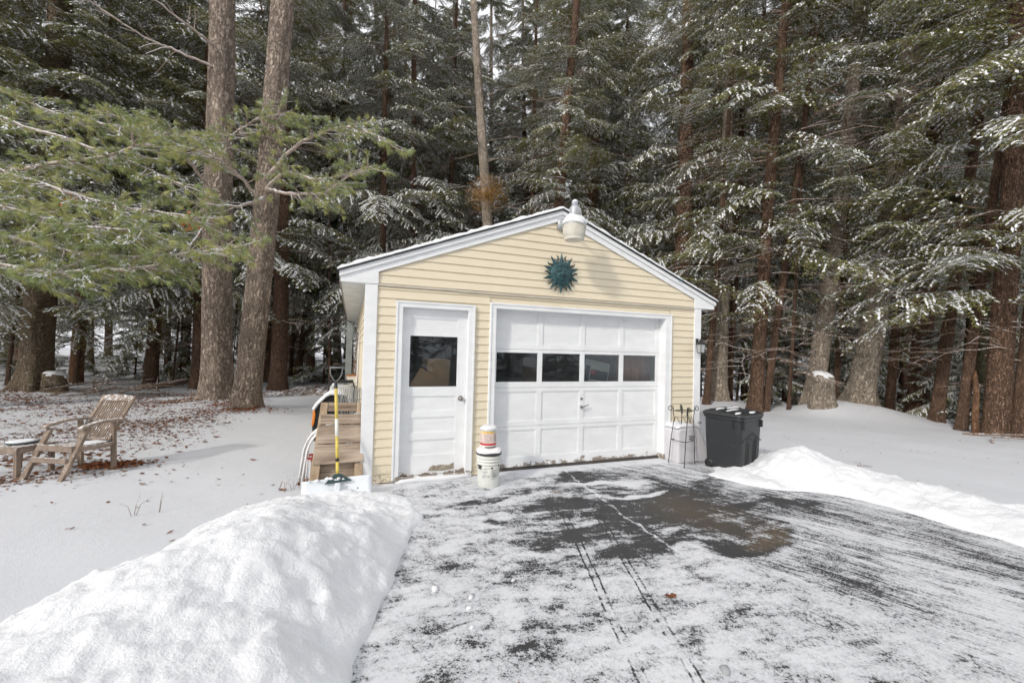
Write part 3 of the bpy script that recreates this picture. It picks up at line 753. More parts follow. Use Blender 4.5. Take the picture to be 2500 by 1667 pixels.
dep = .022 + .030 * np.sqrt(np.clip(1 - rr ** 2 * .96, 0, 1)) + .028 * g(0, -.02, .11, .24) + .010 * g(0, -.16, .17, .09) - .014 * (g(-.36, .16, .17, .09) + g(.36, .16, .17, .09)) + .009 * (g(-.36, .15, .09, .05) + g(.36, .15, .09, .05)) + .011 * (g(-.36, .33, .24, .06) + g(.36, .33, .24, .06)) + .012 * (g(-.45, -.22, .22, .22) + g(.45, -.22, .22, .22)) - .012 * g(0, -.44, .34, .03) + .012 * (g(0, -.37, .24, .05) + g(0, -.52, .20, .06)) + .012 * g(0, -.78, .22, .14)
V = np.stack([A * .106, -dep, B * .106], -1).reshape(-1, 3)
i = np.arange(nf - 1)[:, None] * nf + np.arange(nf - 1)[None, :]
F = np.stack([i, i + 1, i + nf + 1, i + nf], -1).reshape(-1, 4)
link('face', array_mesh('face', V, F, np.zeros(len(F), int), [M['verd']], True), S)

# ------------------------------------------------------------------ wall lantern
t = empty('wall_lantern', (4.955, -.03, 1.60), label='small black carriage lantern on the right corner board of the garage', cat='wall lantern')
mb = MB(); mb.bb(-.022, .022, -.012, -.001, .10, .20); mb.tube([(0, -.012, .17), (0, -.05, .19), (0, -.08, .175)], .006, 6); mb.build('mount', M['black_metal'], t)
mb = MB()
for sx in (-1, 1):
    for sy in (-1, 1): mb.tube([(sx * .036, -.085 + sy * .036, -.02), (sx * .045, -.085 + sy * .045, .11)], .005, 5)
mb.lathe([(.052, -.03), (.056, -.02), (.03, -.018)], (0, -.085, 0), 8); mb.lathe([(.066, .11), (.062, .118), (.035, .15), (.03, .165), (.012, .19), (.004, .20)], (0, -.085, 0), 8); mb.build('cage', M['black_metal'], t)
mb = MB(); mb.rings([[(sx * r, -.085 + sy * r, z) for sx, sy in ((1, 1), (-1, 1), (-1, -1), (1, -1))] for r, z in ((.034, -.018), (.043, .108))]); mb.build('glass_panes', plain('lantern_glass', (.35, .37, .38), .15, spec=.6), t)

# ------------------------------------------------------------------ pails
def label_lines(mb, r0, r1, z0, z1, a0, a1, c, n, cur, gap=.45, jag=True, rnd=random):
    """rows of tiny print wrapped on a pail; r0 at z0, r1 at z1"""
    dz = (z1 - z0) / n; k = 10; mb.cur = cur
    for i in range(n):
        zb = z0 + i * dz; zt = zb + dz * (1 - gap)
        e = a0 + (a1 - a0) * (rnd.uniform(.55, 1) if jag else 1)
        for j in range(k):
            p, q = a0 + (e - a0) * j / k, a0 + (e - a0) * (j + 1) / k
            if jag and rnd.random() < .18: continue
            f = lambda a, z: (c[0] + (r0 + (r1 - r0) * (z - z0) / (z1 - z0)) * math.sin(a), c[1] - (r0 + (r1 - r0) * (z - z0) / (z1 - z0)) * math.cos(a), z)
            mb.poly([f(p, zb), f(q, zb), f(q, zt), f(p, zt)])
def wrap(mb, r0, r1, z0, z1, a0, a1, cur, k=14):
    mb.cur = cur
    for j in range(k):
        p, q = a0 + (a1 - a0) * j / k, a0 + (a1 - a0) * (j + 1) / k
        mb.poly([(r0 * math.sin(p), -r0 * math.cos(p), z0), (r0 * math.sin(q), -r0 * math.cos(q), z0), (r1 * math.sin(q), -r1 * math.cos(q), z1), (r1 * math.sin(p), -r1 * math.cos(p), z1)])
face_a = math.atan2(CAM[0] - 1.41, -(CAM[1] + .42)) * 1.0
P = empty('plastic_bucket', (1.41, -.42, -.055), 0, 'large white plastic bucket with black lid band and printed label beside the garage door', 'bucket')
mb = MB(); mb.smooth = True
mb.lathe([(.118, 0), (.122, .008), (.128, .12), (.133, .262), (.141, .264), (.141, .276), (.134, .278), (.135, .30), (.144, .302), (.144, .314), (.136, .316), (.137, .335), (.145, .337), (.145, .352), (.139, .354), (.140, .385)], n=44); mb.build('pail_body', M['pail'], P)
mb = MB(); mb.smooth = True; mb.lathe([(.141, .372), (.151, .374), (.152, .398), (.148, .402), (.13, .403)], n=44); mb.build('lid_band', M['label_black'], P)
mb = MB(); mb.smooth = True; n = 30
mb.rings([[((r + .004 * math.sin(4 * a + i)) * math.cos(a), (r + .004 * math.sin(5 * a + i)) * math.sin(a), z + .005 * math.sin(3 * a + i)) for a in [2 * math.pi * j / n for j in range(n)]] for i, (r, z) in enumerate([(.150, .400), (.150, .412), (.135, .432), (.10, .444), (.02, .448)])]); mb.build('snow_cap', plain('pinkish_snow', (.80, .76, .76), .8, bump=.2), P)
mb = MB(); mb.smooth = True; fa = face_a
mb.tube([(.147 * math.sin(fa + 1.5), -.147 * math.cos(fa + 1.5), .325), (.16 * math.sin(fa + 1.42), -.16 * math.cos(fa + 1.42), .26), (.155 * math.sin(fa + 1.3), -.155 * math.cos(fa + 1.3), .19), (.145 * math.sin(fa + .9), -.145 * math.cos(fa + .9), .145), (.139 * math.sin(fa + .3), -.139 * math.cos(fa + .3), .14)], .0022, 6); mb.build('bail_handle', M['rod'], P)
mb = MB(); mats = [M['label_white'], M['label_black'], M['label_yellow'], M['label_grey'], plain('blue_print', (.22, .33, .5), .6)]
wrap(mb, .1245, .1345, .075, .258, fa - .60, fa + .22, 0); wrap(mb, .1247, .1347, .075, .258, fa + .24, fa + .95, 0)
wrap(mb, .1335, .1343, .243, .261, fa - 1.2, fa + 1.2, 1); wrap(mb, .1318, .1338, .212, .243, fa - 1.1, fa - .66, 1)
wrap(mb, .1328, .1346, .222, .243, fa + .22, fa + .42, 1)
wrap(mb, .1252, .1272, .078, .112, fa - .58, fa + .20, 2)
wrap(mb, .1300, .1306, .134, .142, fa - .08, fa + .12, 1, 4)
for (z0, z1, a0, a1, nn, c_) in ((.205, .24, fa - .56, fa + .18, 3, 3), (.175, .198, fa - .56, fa + .1, 3, 3), (.150, .168, fa - .56, fa - .2, 2, 4), (.12, .145, fa - .56, fa - .1, 3, 3), (.10, .215, fa + .28, fa + .9, 11, 3)):
    label_lines(mb, .1262 + (z0 - .075) * .0546, .1262 + (z1 - .075) * .0546, z0, z1, a0, a1, (0, 0), nn, c_)
mb.build('pail_label', mats, P, fix=False)
P = empty('small_pail', (1.405, -.40, .395), .0, 'smaller white tub with yellow and red printed bands standing on the bucket lid', 'tub')
mb = MB(); mb.smooth = True; mb.lathe([(.094, 0), (.098, .004), (.0985, .012), (.096, .02), (.0955, .2), (.100, .203), (.100, .214), (.09, .218)], n=36); mb.build('pail_body', M['pail'], P)
mb = MB(); mats = [M['label_pink'], M['label_orange'], M['label_red'], M['label_grey'], M['bin_dark']]
wrap(mb, .0968, .0968, .058, .170, fa - 1.45, fa + 1.45, 0, 24); wrap(mb, .0970, .0970, .172, .192, fa - 1.1, fa + .75, 1, 24); wrap(mb, .0970, .0970, .030, .056, fa - 1.4, fa + 1.4, 2, 24); wrap(mb, .0994, .0994, .005, .018, fa - .4, fa + 1.2, 4, 20)
label_lines(mb, .0973, .0973, .066, .166, fa - .55, fa + .62, (0, 0), 9, 3, .7); label_lines(mb, .0973, .0973, .066, .166, fa - 1.3, fa - .7, (0, 0), 8, 3, .7)
wrap(mb, .0974, .0974, .075, .16, fa + .85, fa + 1.05, 3, 6)
mb.build('pail_label', mats, P, fix=False)
mb = MB(); mb.smooth = True; n = 24
mb.rings([[((r + .004 * math.sin(4 * a + i)) * math.cos(a), r * math.sin(a), z + .004 * math.sin(3 * a + i)) for a in [2 * math.pi * j / n for j in range(n)]] for i, (r, z) in enumerate([(.100, .212), (.099, .228), (.08, .244), (.01, .252)])]); mb.build('snow_cap', M['snow'], P)

# ------------------------------------------------------------------ things along the left side of the garage
def lerp(a, b, t): return tuple(p + (q - p) * t for p, q in zip(a, b))
# leaning pallet: bottom-left, bottom-right, top-left, top-right corners of its face
BL, BR_, TL, TR = Vector((-.545, -.13, -.05)), Vector((.022, -.10, -.05)), Vector((-.452, .11, .895)), Vector((.012, .11, .88))
P = empty('wooden_pallet', (-.25, 0, -.05), 0, 'rough wooden pallet leaning at the left corner of the garage', 'pallet'); off = Vector((-.25, 0, -.05))
def on(u, v, d=0):   # point on the pallet face, d towards the camera
    a = BL.lerp(BR_, u); b = TL.lerp(TR, u); n = Vector((0, -1, .25)).normalized()
    return a.lerp(b, v) + n * d - off
def slab(mb, u0, u1, v0, v1, d0, d1):
    r0_ = [on(u0, v0, d0), on(u1, v0, d0), on(u1, v1, d0), on(u0, v1, d0)]; r1_ = [on(u0, v0, d1), on(u1, v0, d1), on(u1, v1, d1), on(u0, v1, d1)]
    mb.rings([r0_, r1_])
for i, (u0, u1) in enumerate(((0., .16), (.83, .995))):
    mb = MB(); slab(mb, u0, u1, .0, 1., -.09, -.012); mb.build('stringer', M['pallet_z'], P, bevel=.004)
for v0, v1, u0, u1, d in ((.295, .515, .015, 1., .012), (.525, .735, .03, 1., .014), (.745, .86, .04, 1., .012)):
    mb = MB(); slab(mb, u0, u1, v0, v1, -.011, d); mb.build('deck_board', M['pallet'], P, bevel=.004)
mb = MB(); slab(mb, .165, .825, .90, 1.005, -.06, -.02); mb.build('deck_board', M['pallet'], P, bevel=.004)
mb = MB(); slab(mb, .10, .95, .50, .515, -.108, -.092); slab(mb, .05, .95, .1, .3, -.108, -.092); mb.build('back_board', M['pallet'], P)
mb = MB(); slab(mb, .76, 1., .861, .868, -.008, .016); mb.build('snow', M['snow'], P)
# split firewood leaning inside its foot
t = empty('wood_offcut', (-.10, .02, -.05), 0, 'pale split board offcut standing behind the foot of the pallet', 'board')
mb = MB(); mb.beam((-.01, -.01, 0), (.03, .09, .34), .10, .03, (0, 1, 0)); mb.build('board', M['pallet_z'], t, bevel=.004)

t = empty('wire_rack', (-.2, .2, -.05), 0, 'panel of close grey wires leaning behind the pallet against the garage', 'wire rack')
mb = MB()
for k in range(15):
    u = k / 14; mb.tube([(-.17 + .35 * u, -.02, .0), (-.06 + .265 * u, .17, 1.075 + .01 * math.sin(k))], .0042, 5)
for k in range(9):
    u = k / 8; mb.tube([(-.20 + .38 * u, .04, .0), (-.02 + .22 * u, .22, 1.09)], .004, 5)
mb.build('wires', M['rod'], t)
mb = MB(); mb.tube([(-.17, -.025, .02), (.18, -.025, .02)], .006, 6); mb.tube([(-.08, .155, .94), (.20, .155, .94)], .006, 6); mb.build('cross_rod', M['rod'], t)

# snow pusher
SP = empty('snow_shovel', (-.24, -.36, -.095), 0, 'wide white snow pusher with long yellow handle standing against the pallet', 'snow shovel')
b0 = Vector((-.24, -.36, -.05))
mb = MB(); mb.smooth = True; n = 9; N = 14; fr_, bk = [], []
for i in range(n):
    t = i / (n - 1); ang = t * 1.0
    yy = .11 * (1 - t) ** 1.6 - .03; zz = .215 * t
    fr_.append((yy, zz))
for side, o in ((0, 0), (1, .010)):
    for (yy, zz) in fr_:
        for j in range(N):
            u = j / (N - 1); x = -.345 + .69 * u
            mb.v.append((x, -(yy) + o + .012 * math.sin(u * 3.1), zz + .01 + .022 * u))
for side in (0, 1):
    o = side * n * N
    for i in range(n - 1):
        for j in range(N - 1): mb.face((o + i * N + j, o + i * N + j + 1, o + (i + 1) * N + j + 1, o + (i + 1) * N + j))
for i in range(n - 1):
    for j in (0, N - 1): mb.face((i * N + j, (i + 1) * N + j, n * N + (i + 1) * N + j, n * N + i * N + j))
for j in range(N - 1):
    for i in (0, n - 1): mb.face((i * N + j, i * N + j + 1, n * N + i * N + j + 1, n * N + i * N + j))
blade = mb.build('blade', M['blade'], SP)
mb = MB()
for x, z in ((-.19, .072), (-.03, .098), (.045, .115), (.20, .148)):
    mb.lathe([(.008, 0), (.008, .006)], (0, 0, 0), 10)
    for q in range(20):
        v = mb.v[-20 + q]; mb.v[-20 + q] = (x + v[0], -.055 - v[2] - .05 * (1 - z / .2), z + v[1])
mb.build('bolt', M['bin_dark'], blade)
mb = MB(); mb.smooth = True
for k in range(12):
    x = random.uniform(-.28, .05); r = .008 + .012 * random.random()
    mb.lathe([(r * 1.6, -.004), (r * 1.3, r * .6), (.003, r)], (x + random.uniform(-.02, .02), .012 + .012 * math.sin(k), .226 + .02 * k / 11), 8)
mb.build('snow', M['snow'], blade)
p0 = Vector((.0, .02, .20)); p1 = Vector((-.060, .34, 1.23))
pp = lambda t: p0.lerp(p1, t)
for a, b, r, mm in ((.06, .195, .0165, 'yellow'), (.225, .44, .0165, 'yellow'), (.44, .615, .0175, 'label_white'), (.615, .93, .0165, 'yellow')):
    mb = MB(); mb.smooth = True; mb.tube([pp(a), pp(b)], r, 14); mb.build('handle_shaft' if mm == 'yellow' else 'shaft_label', M[mm], SP)
mb = MB(); mb.smooth = True; mb.tube([pp(.195), pp(.225)], .020, 14); mb.tube([pp(.03), pp(.06)], .022, 14); mb.build('clamp', M['bin_dark'], SP)
mb = MB(); mb.tube([pp(.93), pp(1.0)], .018, 14); mb.build('ferrule', M['bin_dark'], SP)
mb = MB(); mb.smooth = True
q = pp(1.0); mb.tube([q, q + Vector((-.03, .01, .035)), q + Vector((-.062, .03, .085)), q + Vector((-.066, .05, .16))], .0048, 8); mb.tube([q, q + Vector((.03, .01, .035)), q + Vector((.060, .03, .085)), q + Vector((.064, .05, .16))], .0048, 8)
mb.tube([q + Vector((-.072, .05, .16)), q + Vector((.07, .05, .163))], .009, 10); mb.build('grip', plain('grey_grip', (.16, .165, .17), .5), SP)
mb = MB(); mb.box((0, -.03, .15), (.05, .03, .11)); mb.beam((0, .0, .18), pp(.05), .05, .02, (0, 1, 0)); mb.build('socket', M['blade'], SP, bevel=.006)
mb = MB(); mb.prism([(-.13, .19), (.14, .21), (.06, .27), (.03, .29), (-.03, .29), (-.06, .265)], -.005, .02); mb.build('brace', plain('dark_green_plastic', (.025, .05, .05), .5), SP, bevel=.004)

# snow blower
t = empty('snow_blower', (-.40, .72, -.05), 0, 'black and orange snow blower half buried under snow behind the pallet', 'snow blower')
mb = MB(); prof = [(-.17, .40), (-.185, .60), (-.165, .76), (-.135, .83), (-.02, .945), (.02, .965), (.16, .965), (.20, .94), (.25, .80), (.28, .40), (.10, .30), (-.08, .33)]
mb.prism(prof, -.05, .30); mb.build('housing', M['bin_dark'], t, bevel=.02)
mb = MB(); mb.prism([(-.1885, .60), (-.175, .77), (-.155, .80), (-.146, .72), (-.155, .62), (-.172, .57)], -.066, -.03); mb.build('side_panel', M['orange'], t, bevel=.006)
mb = MB(); mb.smooth = True; top = [(-.19, .80), (-.14, .865), (-.05, .955), (.01, 1.0), (.08, 1.01), (.17, .995), (.22, .95), (.17, .966), (.02, .966), (-.02, .946), (-.11, .85), (-.165, .77)]
mb.prism(top, -.085, .32); mb.build('snow', M['snow'], t, bevel=.015)
mb = MB(); mb.lathe([(.03, 0), (.16, .02), (.16, .10), (.03, .12)], (0, 0, 0), 20); 
mb.v = [(-.05 + y_ * 0 + z_ - .06, -.10 + x_, .10 + y_) for x_, y_, z_ in mb.v]; mb.build('wheel', M['bin_dark'], t)
mb = MB(); mb.box((.05, .12, .17), (.34, .28, .32)); mb.build('auger_housing', M['bin_dark'], t, bevel=.02)
# upturned grey tub
t = empty('utility_tub', (-.27, 2.2, -.05), 0, 'snow covered grey tub with black frame by the garage wall, beyond the snow blower', 'tub')
mb = MB(); mb.smooth = True; mb.rings([rrect(w0, .5, .12, z0, .02, 0, 5) for w0, z0 in ((.28, .3), (.40, .55), (.46, .80), (.40, .93), (.30, .985), (.1, 1.0))]); mb.build('tub_body', M['tarp'], t)
mb = MB(); mb.tube([(-.19, -.27, .0), (-.19, -.26, .90), (-.17, -.26, 1.035), (.16, -.26, 1.035), (.18, -.26, .95)], .014, 8); mb.box((-.01, -.25, 1.035), (.35, .03, .05)); mb.tube([(.18, -.26, .95), (.2, -.24, .0)], .012, 8); mb.build('frame', M['bin_dark'], t)
mb = MB(); mb.smooth = True; mb.rings([rrect(w0, d0, .1, z0, .03, -.02, 5) for w0, d0, z0 in ((.36, .46, .955), (.34, .42, .995), (.22, .28, 1.02), (.05, .06, 1.025))]); mb.build('snow', M['snow'], t)
# folded lawn chairs: curved white tubes with red band
def lawn_chair(loc, label):
    t = empty('lawn_chair', loc, 0, label, 'lawn chair', 'folded lawn chairs behind the pallet')
    mb = MB(); mb.smooth = True
    for k, dy in enumerate((0, .16)):
        pts = [(0, dy, 0), (.022, dy, .20), (.045, dy, .40), (.075, dy, .49), (.12, dy, .56), (.19, dy, .62), (.27, dy, .645), (.40, dy, .65)]
        mb.tube(pts, .0105, 10)
    mb.build('frame_tube', M['tube'], t)
    mb = MB(); mb.beam((.085, .0, .30), (.30, .0, .295), .03, .016, (0, 1, 0)); mb.beam((.085, .16, .30), (.30, .16, .295), .03, .016, (0, 1, 0)); mb.build('armrest', M['redweb'], t)
    mb = MB(); mb.smooth = True; mb.tube([(.08, .02, .0), (.085, .02, .29)], .008, 8); mb.tube([(.11, .14, .0), (.115, .14, .29)], .008, 8); mb.build('leg', M['tube'], t)
lawn_chair((-.665, .16, -.05), 'outer folded lawn chair of curved white tubes behind the pallet')
lawn_chair((-.625, .08, -.05), 'inner folded lawn chair of curved white tubes, nearest the pallet edge')
# planter and poles on the side wall
t = empty('wall_planter', (-.11, 4.0, .78), 0, 'small cream planter box fixed on the side wall under the eave', 'planter')
mb = MB(); mb.rings([rrect(.15, .5, .01, 0, 0, 0, 2), rrect(.225, .56, .01, .16, 0, 0, 2)]); mb.build('box', M['planter'], t)
mb = MB(); mb.rings([rrect(.235, .57, .01, .160, 0, 0, 2), rrect(.235, .57, .01, .172, 0, 0, 2)]); mb.build('rim', M['brownboard'], t)
for k, (x, y, tx, tz, r, lab) in enumerate(((-.17, 5.0, -.02, 1.95, .02, 'thick weathered pole leaning under the eave behind the planter'), (-.10, 4.6, -.05, 1.35, .014, 'short dark stick leaning behind the planter'), (-.045, 3.3, -.02, 1.75, .012, 'dark long handled tool leaning on the siding in front of the planter'), (-.06, 3.0, -.018, 1.9, .009, 'thin pale pole leaning upright on the siding under the eave'))):
    mb = MB(); mb.smooth = True; mb.tube([(0, 0, 0), (tx - x, .1, tz)], r, 7)
    tag(mb.build('leaning_pole', M['oldwood'] if k < 3 else M['tube'], None, (x, y, -.05)), lab, 'pole')

# ------------------------------------------------------------------ right side: tank, obelisk, bin
t = empty('storage_tank', (4.66, -.05, -.06), 0, 'dull white plastic storage tank with snow on top between the obelisk and the black bin', 'tank')
mb = MB(); mb.smooth = False
prof = [(-.30, 0), (-.305, .46), (-.285, .50), (-.24, .522), (.04, .522), (.10, .50), (.26, .22), (.28, .16), (.28, 0)]
mb.prism(prof, -.26, .22); mb.build('tank_shell', M['tank'], t, bevel=.025)
mb = MB(); mb.box((-.06, -.268, .40), (.11, .008, .014)); mb.box((-.05, -.268, .372), (.09, .006, .008)); mb.build('vent_slot', M['label_grey'], t)
mb = MB(); mb.smooth = True; mb.prism([(-.30, .505), (-.25, .527), (.05, .525), (.13, .48), (.14, .50), (.06, .556), (-.1, .575), (-.26, .56), (-.31, .53)], -.255, .215); mb.build('snow', M['snow'], t, bevel=.015)
mb = MB(); mb.box((.30, -.2, .10), (.16, .1, .2)); mb.box((.26, -.1, .56), (.05, .04, .03)); mb.build('fitting', M['label_grey'], t, bevel=.01)

t = empty('garden_obelisk', (4.44, -.33, -.05), 0, 'slim black iron garden obelisk with scrolled tops in front of the garage corner', 'plant support')
legs = [(-.185, .10), (-.165, -.19), (.16, -.055), (.02, .12)]
tops = [(-.135, .055), (-.035, -.10), (.155, -.02), (.05, .10)]
for (bx, by), (tx, ty) in zip(legs, tops):
    mb = MB(); mb.smooth = True
    ux, uy = (tx, ty); L_ = math.hypot(ux, uy); ux /= L_; uy /= L_
    pts = [(bx, by, 0), (bx * .6 + tx * .4, by * .6 + ty * .4, .34), (tx, ty, .66), (tx + .012 * ux, ty + .012 * uy, .74)]
    c = (tx + ux * .052, ty + uy * .052, .80)
    for k in range(16):
        a = math.pi - .5 - k * .48; r = .042 * (1 - k / 24)
        pts.append((c[0] + ux * r * math.cos(a), c[1] + uy * r * math.cos(a), c[2] + r * math.sin(a)))
    mb.tube(pts, .0062, 6); mb.build('leg', M['black_metal'], t)
mb = MB(); mb.smooth = True
for zz, rr_ in ((.345, None), (.77, None)):
    k = zz / .8
    ring = [lerp((legs[i][0], legs[i][1], 0), (tops[i][0], tops[i][1], .7), k) for i in (0, 1, 2, 3, 0)]
    pts = []
    for a, b in zip(ring[:-1], ring[1:]):
        for q in range(4): p = lerp(a, b, q / 4); bul = 1 + .10 * math.sin(math.pi * q / 4); pts.append((p[0] * bul, p[1] * bul, zz))
    pts.append((ring[0][0], ring[0][1], zz)); mb.tube(pts, .0055, 6)
mb.build('hoop', M['black_metal'], t)
mb = MB(); mb.smooth = True
for (ax, ay), (bx, by) in ((tops[0], tops[1]), (tops[1], tops[2])):
    for s in (0, 1):
        a = lerp((ax, ay, 0), (bx, by, 0), .04 + .5 * s); b = lerp((ax, ay, 0), (bx, by, 0), .46 + .5 * s)
        pts = []
        for k in range(13):
            u = k / 12; p = lerp(a, b, .5 - .5 * math.cos(u * 2.6)); pts.append((p[0], p[1], .61 + .06 * math.sin(u * 4.2) + .04 * u))
        mb.tube(pts, .0038, 5)
mb.build('scrollwork', M['black_metal'], t)
mb = MB(); mb.smooth = True
for (x, y) in (tops[1], tops[3]): mb.lathe([(.011, .66), (.014, .68), (.011, .70), (.012, .75), (.006, .78)], (x, y, .05), 10)
mb.build('finial', M['black_metal'], t)

B = empty('wheeled_bin', (5.02, -.66, -.06), R(14), 'tall charcoal plastic wheeled bin with snow-dusted lid at the right corner of the garage', 'trash bin')
mb = MB(); mb.smooth = True
secs = [(.535, .475, .06, .0), (.55, .49, .06, .03), (.60, .545, .07, .70), (.605, .55, .08, .715), (.635, .58, .085, .72), (.64, .585, .085, .755)]
mb.rings([rrect(w0, d0, r0_, z0, 0, 0, 6) for w0, d0, r0_, z0 in secs]); mb.build('bin_body', M['bin'], B)
# raised arches on the right-hand face, ribs on the front-left
mb = MB(); mb.smooth = True
def face_pt(u, z, side):   # u across the face -1..1 ; side 'f' front (-y) 's' = right (+x)
    k = z / .72; hw, hd = (.55 + (.60 - .55) * k) / 2, (.49 + (.545 - .49) * k) / 2
    return (u * hw, -hd - .001, z) if side == 'f' else (hw + .001, u * hd, z) if side == 's' else (-hw - .001, u * hd, z)
for r_ in (.50, .36, .22):
    pts = [face_pt(r_, .06, 'f'), face_pt(r_, .40, 'f')] + [face_pt(r_ * math.cos(a), .40 + r_ * .28 * math.sin(a), 'f') for a in np.linspace(0.2, math.pi - .2, 9)] + [face_pt(-r_, .40, 'f'), face_pt(-r_, .06, 'f')]
    mb.tube(pts, .006, 6)
pts = [face_pt(u, .42 + .10 * max(0, math.cos(u * 1.9)) ** .8, 'f') for u in np.linspace(-.98, .98, 15)]; mb.tube(pts, .008, 6)
pts = [face_pt(u, .40 + .05 * u, 'l') for u in np.linspace(-.85, .85, 6)]; mb.tube(pts, .006, 6)
mb.build('moulded_rib', M['bin'], B)
mb = MB()
for u in (-.83, .83): p = face_pt(u, .655, 'f'); mb.box((p[0], p[1] - .008, p[2]), (.035, .03, .10))
p = face_pt(.78, .655, 's'); mb.box((p[0] + .006, p[1], p[2]), (.03, .035, .10))
p = face_pt(-.55, .655, 'l'); mb.box((p[0] - .004, p[1], p[2]), (.02, .035, .10))
mb.build('rim_bracket', M['bin_dark'], B, bevel=.004)
mb = MB(); mb.smooth = True
mb.rings([rrect(w0, d0, r0_, z0, 0, 0, 6) for w0, d0, r0_, z0 in ((.66, .605, .09, .757), (.665, .61, .09, .785), (.645, .59, .09, .80), (.60, .545, .09, .812), (.56, .50, .09, .815), (.52, .46, .08, .83), (.30, .26, .08, .842))])
lid = mb.build('lid', M['bin'], B)
mb = MB()
for y in (-.12, .0, .12): mb.box((0, y, .838), (.44, .03, .016))
mb.tube([(-.2, .31, .775), (.2, .31, .775)], .014, 8); mb.build('lid_rib', M['bin'], lid, bevel=.005)
mb = MB(); mb.smooth = True
for x, y, a, b, z in ((-.20, -.20, .16, .03, .817), (.05, -.24, .10, .028, .816), (-.10, -.06, .17, .025, .835), (.10, .06, .18, .03, .838), (-.16, .10, .12, .025, .836), (.22, .20, .10, .03, .818), (-.05, .22, .16, .028, .817), (.27, -.16, .05, .02, .806)):
    n = 14; mb.rings([[(x + a * k * (1 + .2 * math.sin(3 * q + x * 20)) * math.cos(q), y + b * k * (1 + .25 * math.sin(2 * q + y * 30)) * math.sin(q), z + zz) for q in [2 * math.pi * j / n for j in range(n)]] for k, zz in ((1, -.004), (.9, .008), (.5, .014))])
mb.build('snow', M['snow'], lid)
for s in (-1, 1):
    mb = MB(); mb.smooth = True; mb.lathe([(.02, -.02), (.062, -.018), (.066, 0), (.062, .018), (.02, .02)], (0, 0, 0), 18); mb.v = [(-.265 + y_ * .0 + z_ * 1. + (0 if s < 0 else .53), .19 + x_, .06 + y_) for x_, y_, z_ in mb.v]; mb.build('wheel', M['bin_dark'], B)

# ------------------------------------------------------------------ deck chair and side table on the left lawn
WD = Vector((.82, -.57, 0)); DD = Vector((.57, .82, 0))   # chair width (to its left in the picture's right) and depth
CH = empty('deck_chair', (-3.17, 1.22, -.04), 0, 'weathered teak slatted reclining deck chair standing on the snowy lawn', 'deck chair'); co = Vector((-3.17, 1.22, -.04))
FL, FR_ = Vector((-3.515, 1.20, -.05)), Vector((-3.093, .985, -.05))
WD = (FR_ - FL).normalized(); DD = Vector((-WD.y, WD.x, 0)); DD = (DD + Vector((.12, -.03, 0))).normalized()
cw_ = (FR_ - FL).length
def cp(u, d, z): return FL + WD * (u * cw_) + DD * d + Vector((0, 0, z + .05)) - co - Vector((0, 0, .04 - .04))
for u, nm in ((0, 'front_leg'), (1, 'front_leg')):
    mb = MB(); mb.beam(cp(u, -.03, -.06), cp(u, .20, .50), .036, .062, WD); mb.build(nm, M['teak'], CH, bevel=.004)
for u in (0.02, .98):
    mb = MB(); mb.beam(cp(u, .50, -.05), cp(u, .475, .545), .036, .052, WD); mb.build('rear_leg', M['teak'], CH, bevel=.004)
for u in (0, 1):
    mb = MB(); pts = [cp(u, .13, .515), cp(u, .20, .545), cp(u, .36, .572), cp(u, .52, .568), cp(u, .60, .555)]
    for a, b in zip(pts[:-1], pts[1:]): pass
    rs = []
    for p in pts: rs.append([p + WD * a + Vector((0, 0, b)) for a, b in ((-.036, -.017), (.036, -.017), (.036, .017), (-.036, .017))])
    mb.rings(rs); mb.build('armrest', M['teak_x'], CH, bevel=.008)
for z, d in ((.300, .085), (.175, .035)):
    mb = MB(); mb.beam(cp(.03, d, z), cp(.97, d, z), .024, .07 if z > .2 else .06, (0, 0, 1)); mb.build('front_rail', M['teak_x'], CH, bevel=.003)
for u in (.03, .97):
    mb = MB(); mb.beam(cp(u, .10, .285), cp(u, .52, .275), .026, .055, (0, 0, 1)); mb.build('seat_rail', M['teak_x'], CH, bevel=.003)
mb = MB()
for k in range(8): mb.beam(cp(.06, .12 + .05 * k, .31), cp(.94, .12 + .05 * k, .305), .036, .014, (0, 0, 1))
mb.build('seat_slats', M['teak_x'], CH)
mb = MB(); mb.smooth = True; N = 12; rs = []
for i in range(N):
    d = .22 + .28 * i / (N - 1); rs.append([cp(.52 + .44 * j / 9 if j else .5, d, .318 + .014 * math.sin(math.pi * i / (N - 1)) * math.sin(math.pi * j / 9) ** .5 + .003 * math.sin(i * 3 + j)) for j in range(10)])
mb.v = [tuple(p) for r in rs for p in r]
for i in range(N - 1):
    for j in range(9): mb.face((i * 10 + j, i * 10 + j + 1, (i + 1) * 10 + j + 1, (i + 1) * 10 + j))
mb.build('seat_snow', M['snow'], CH)
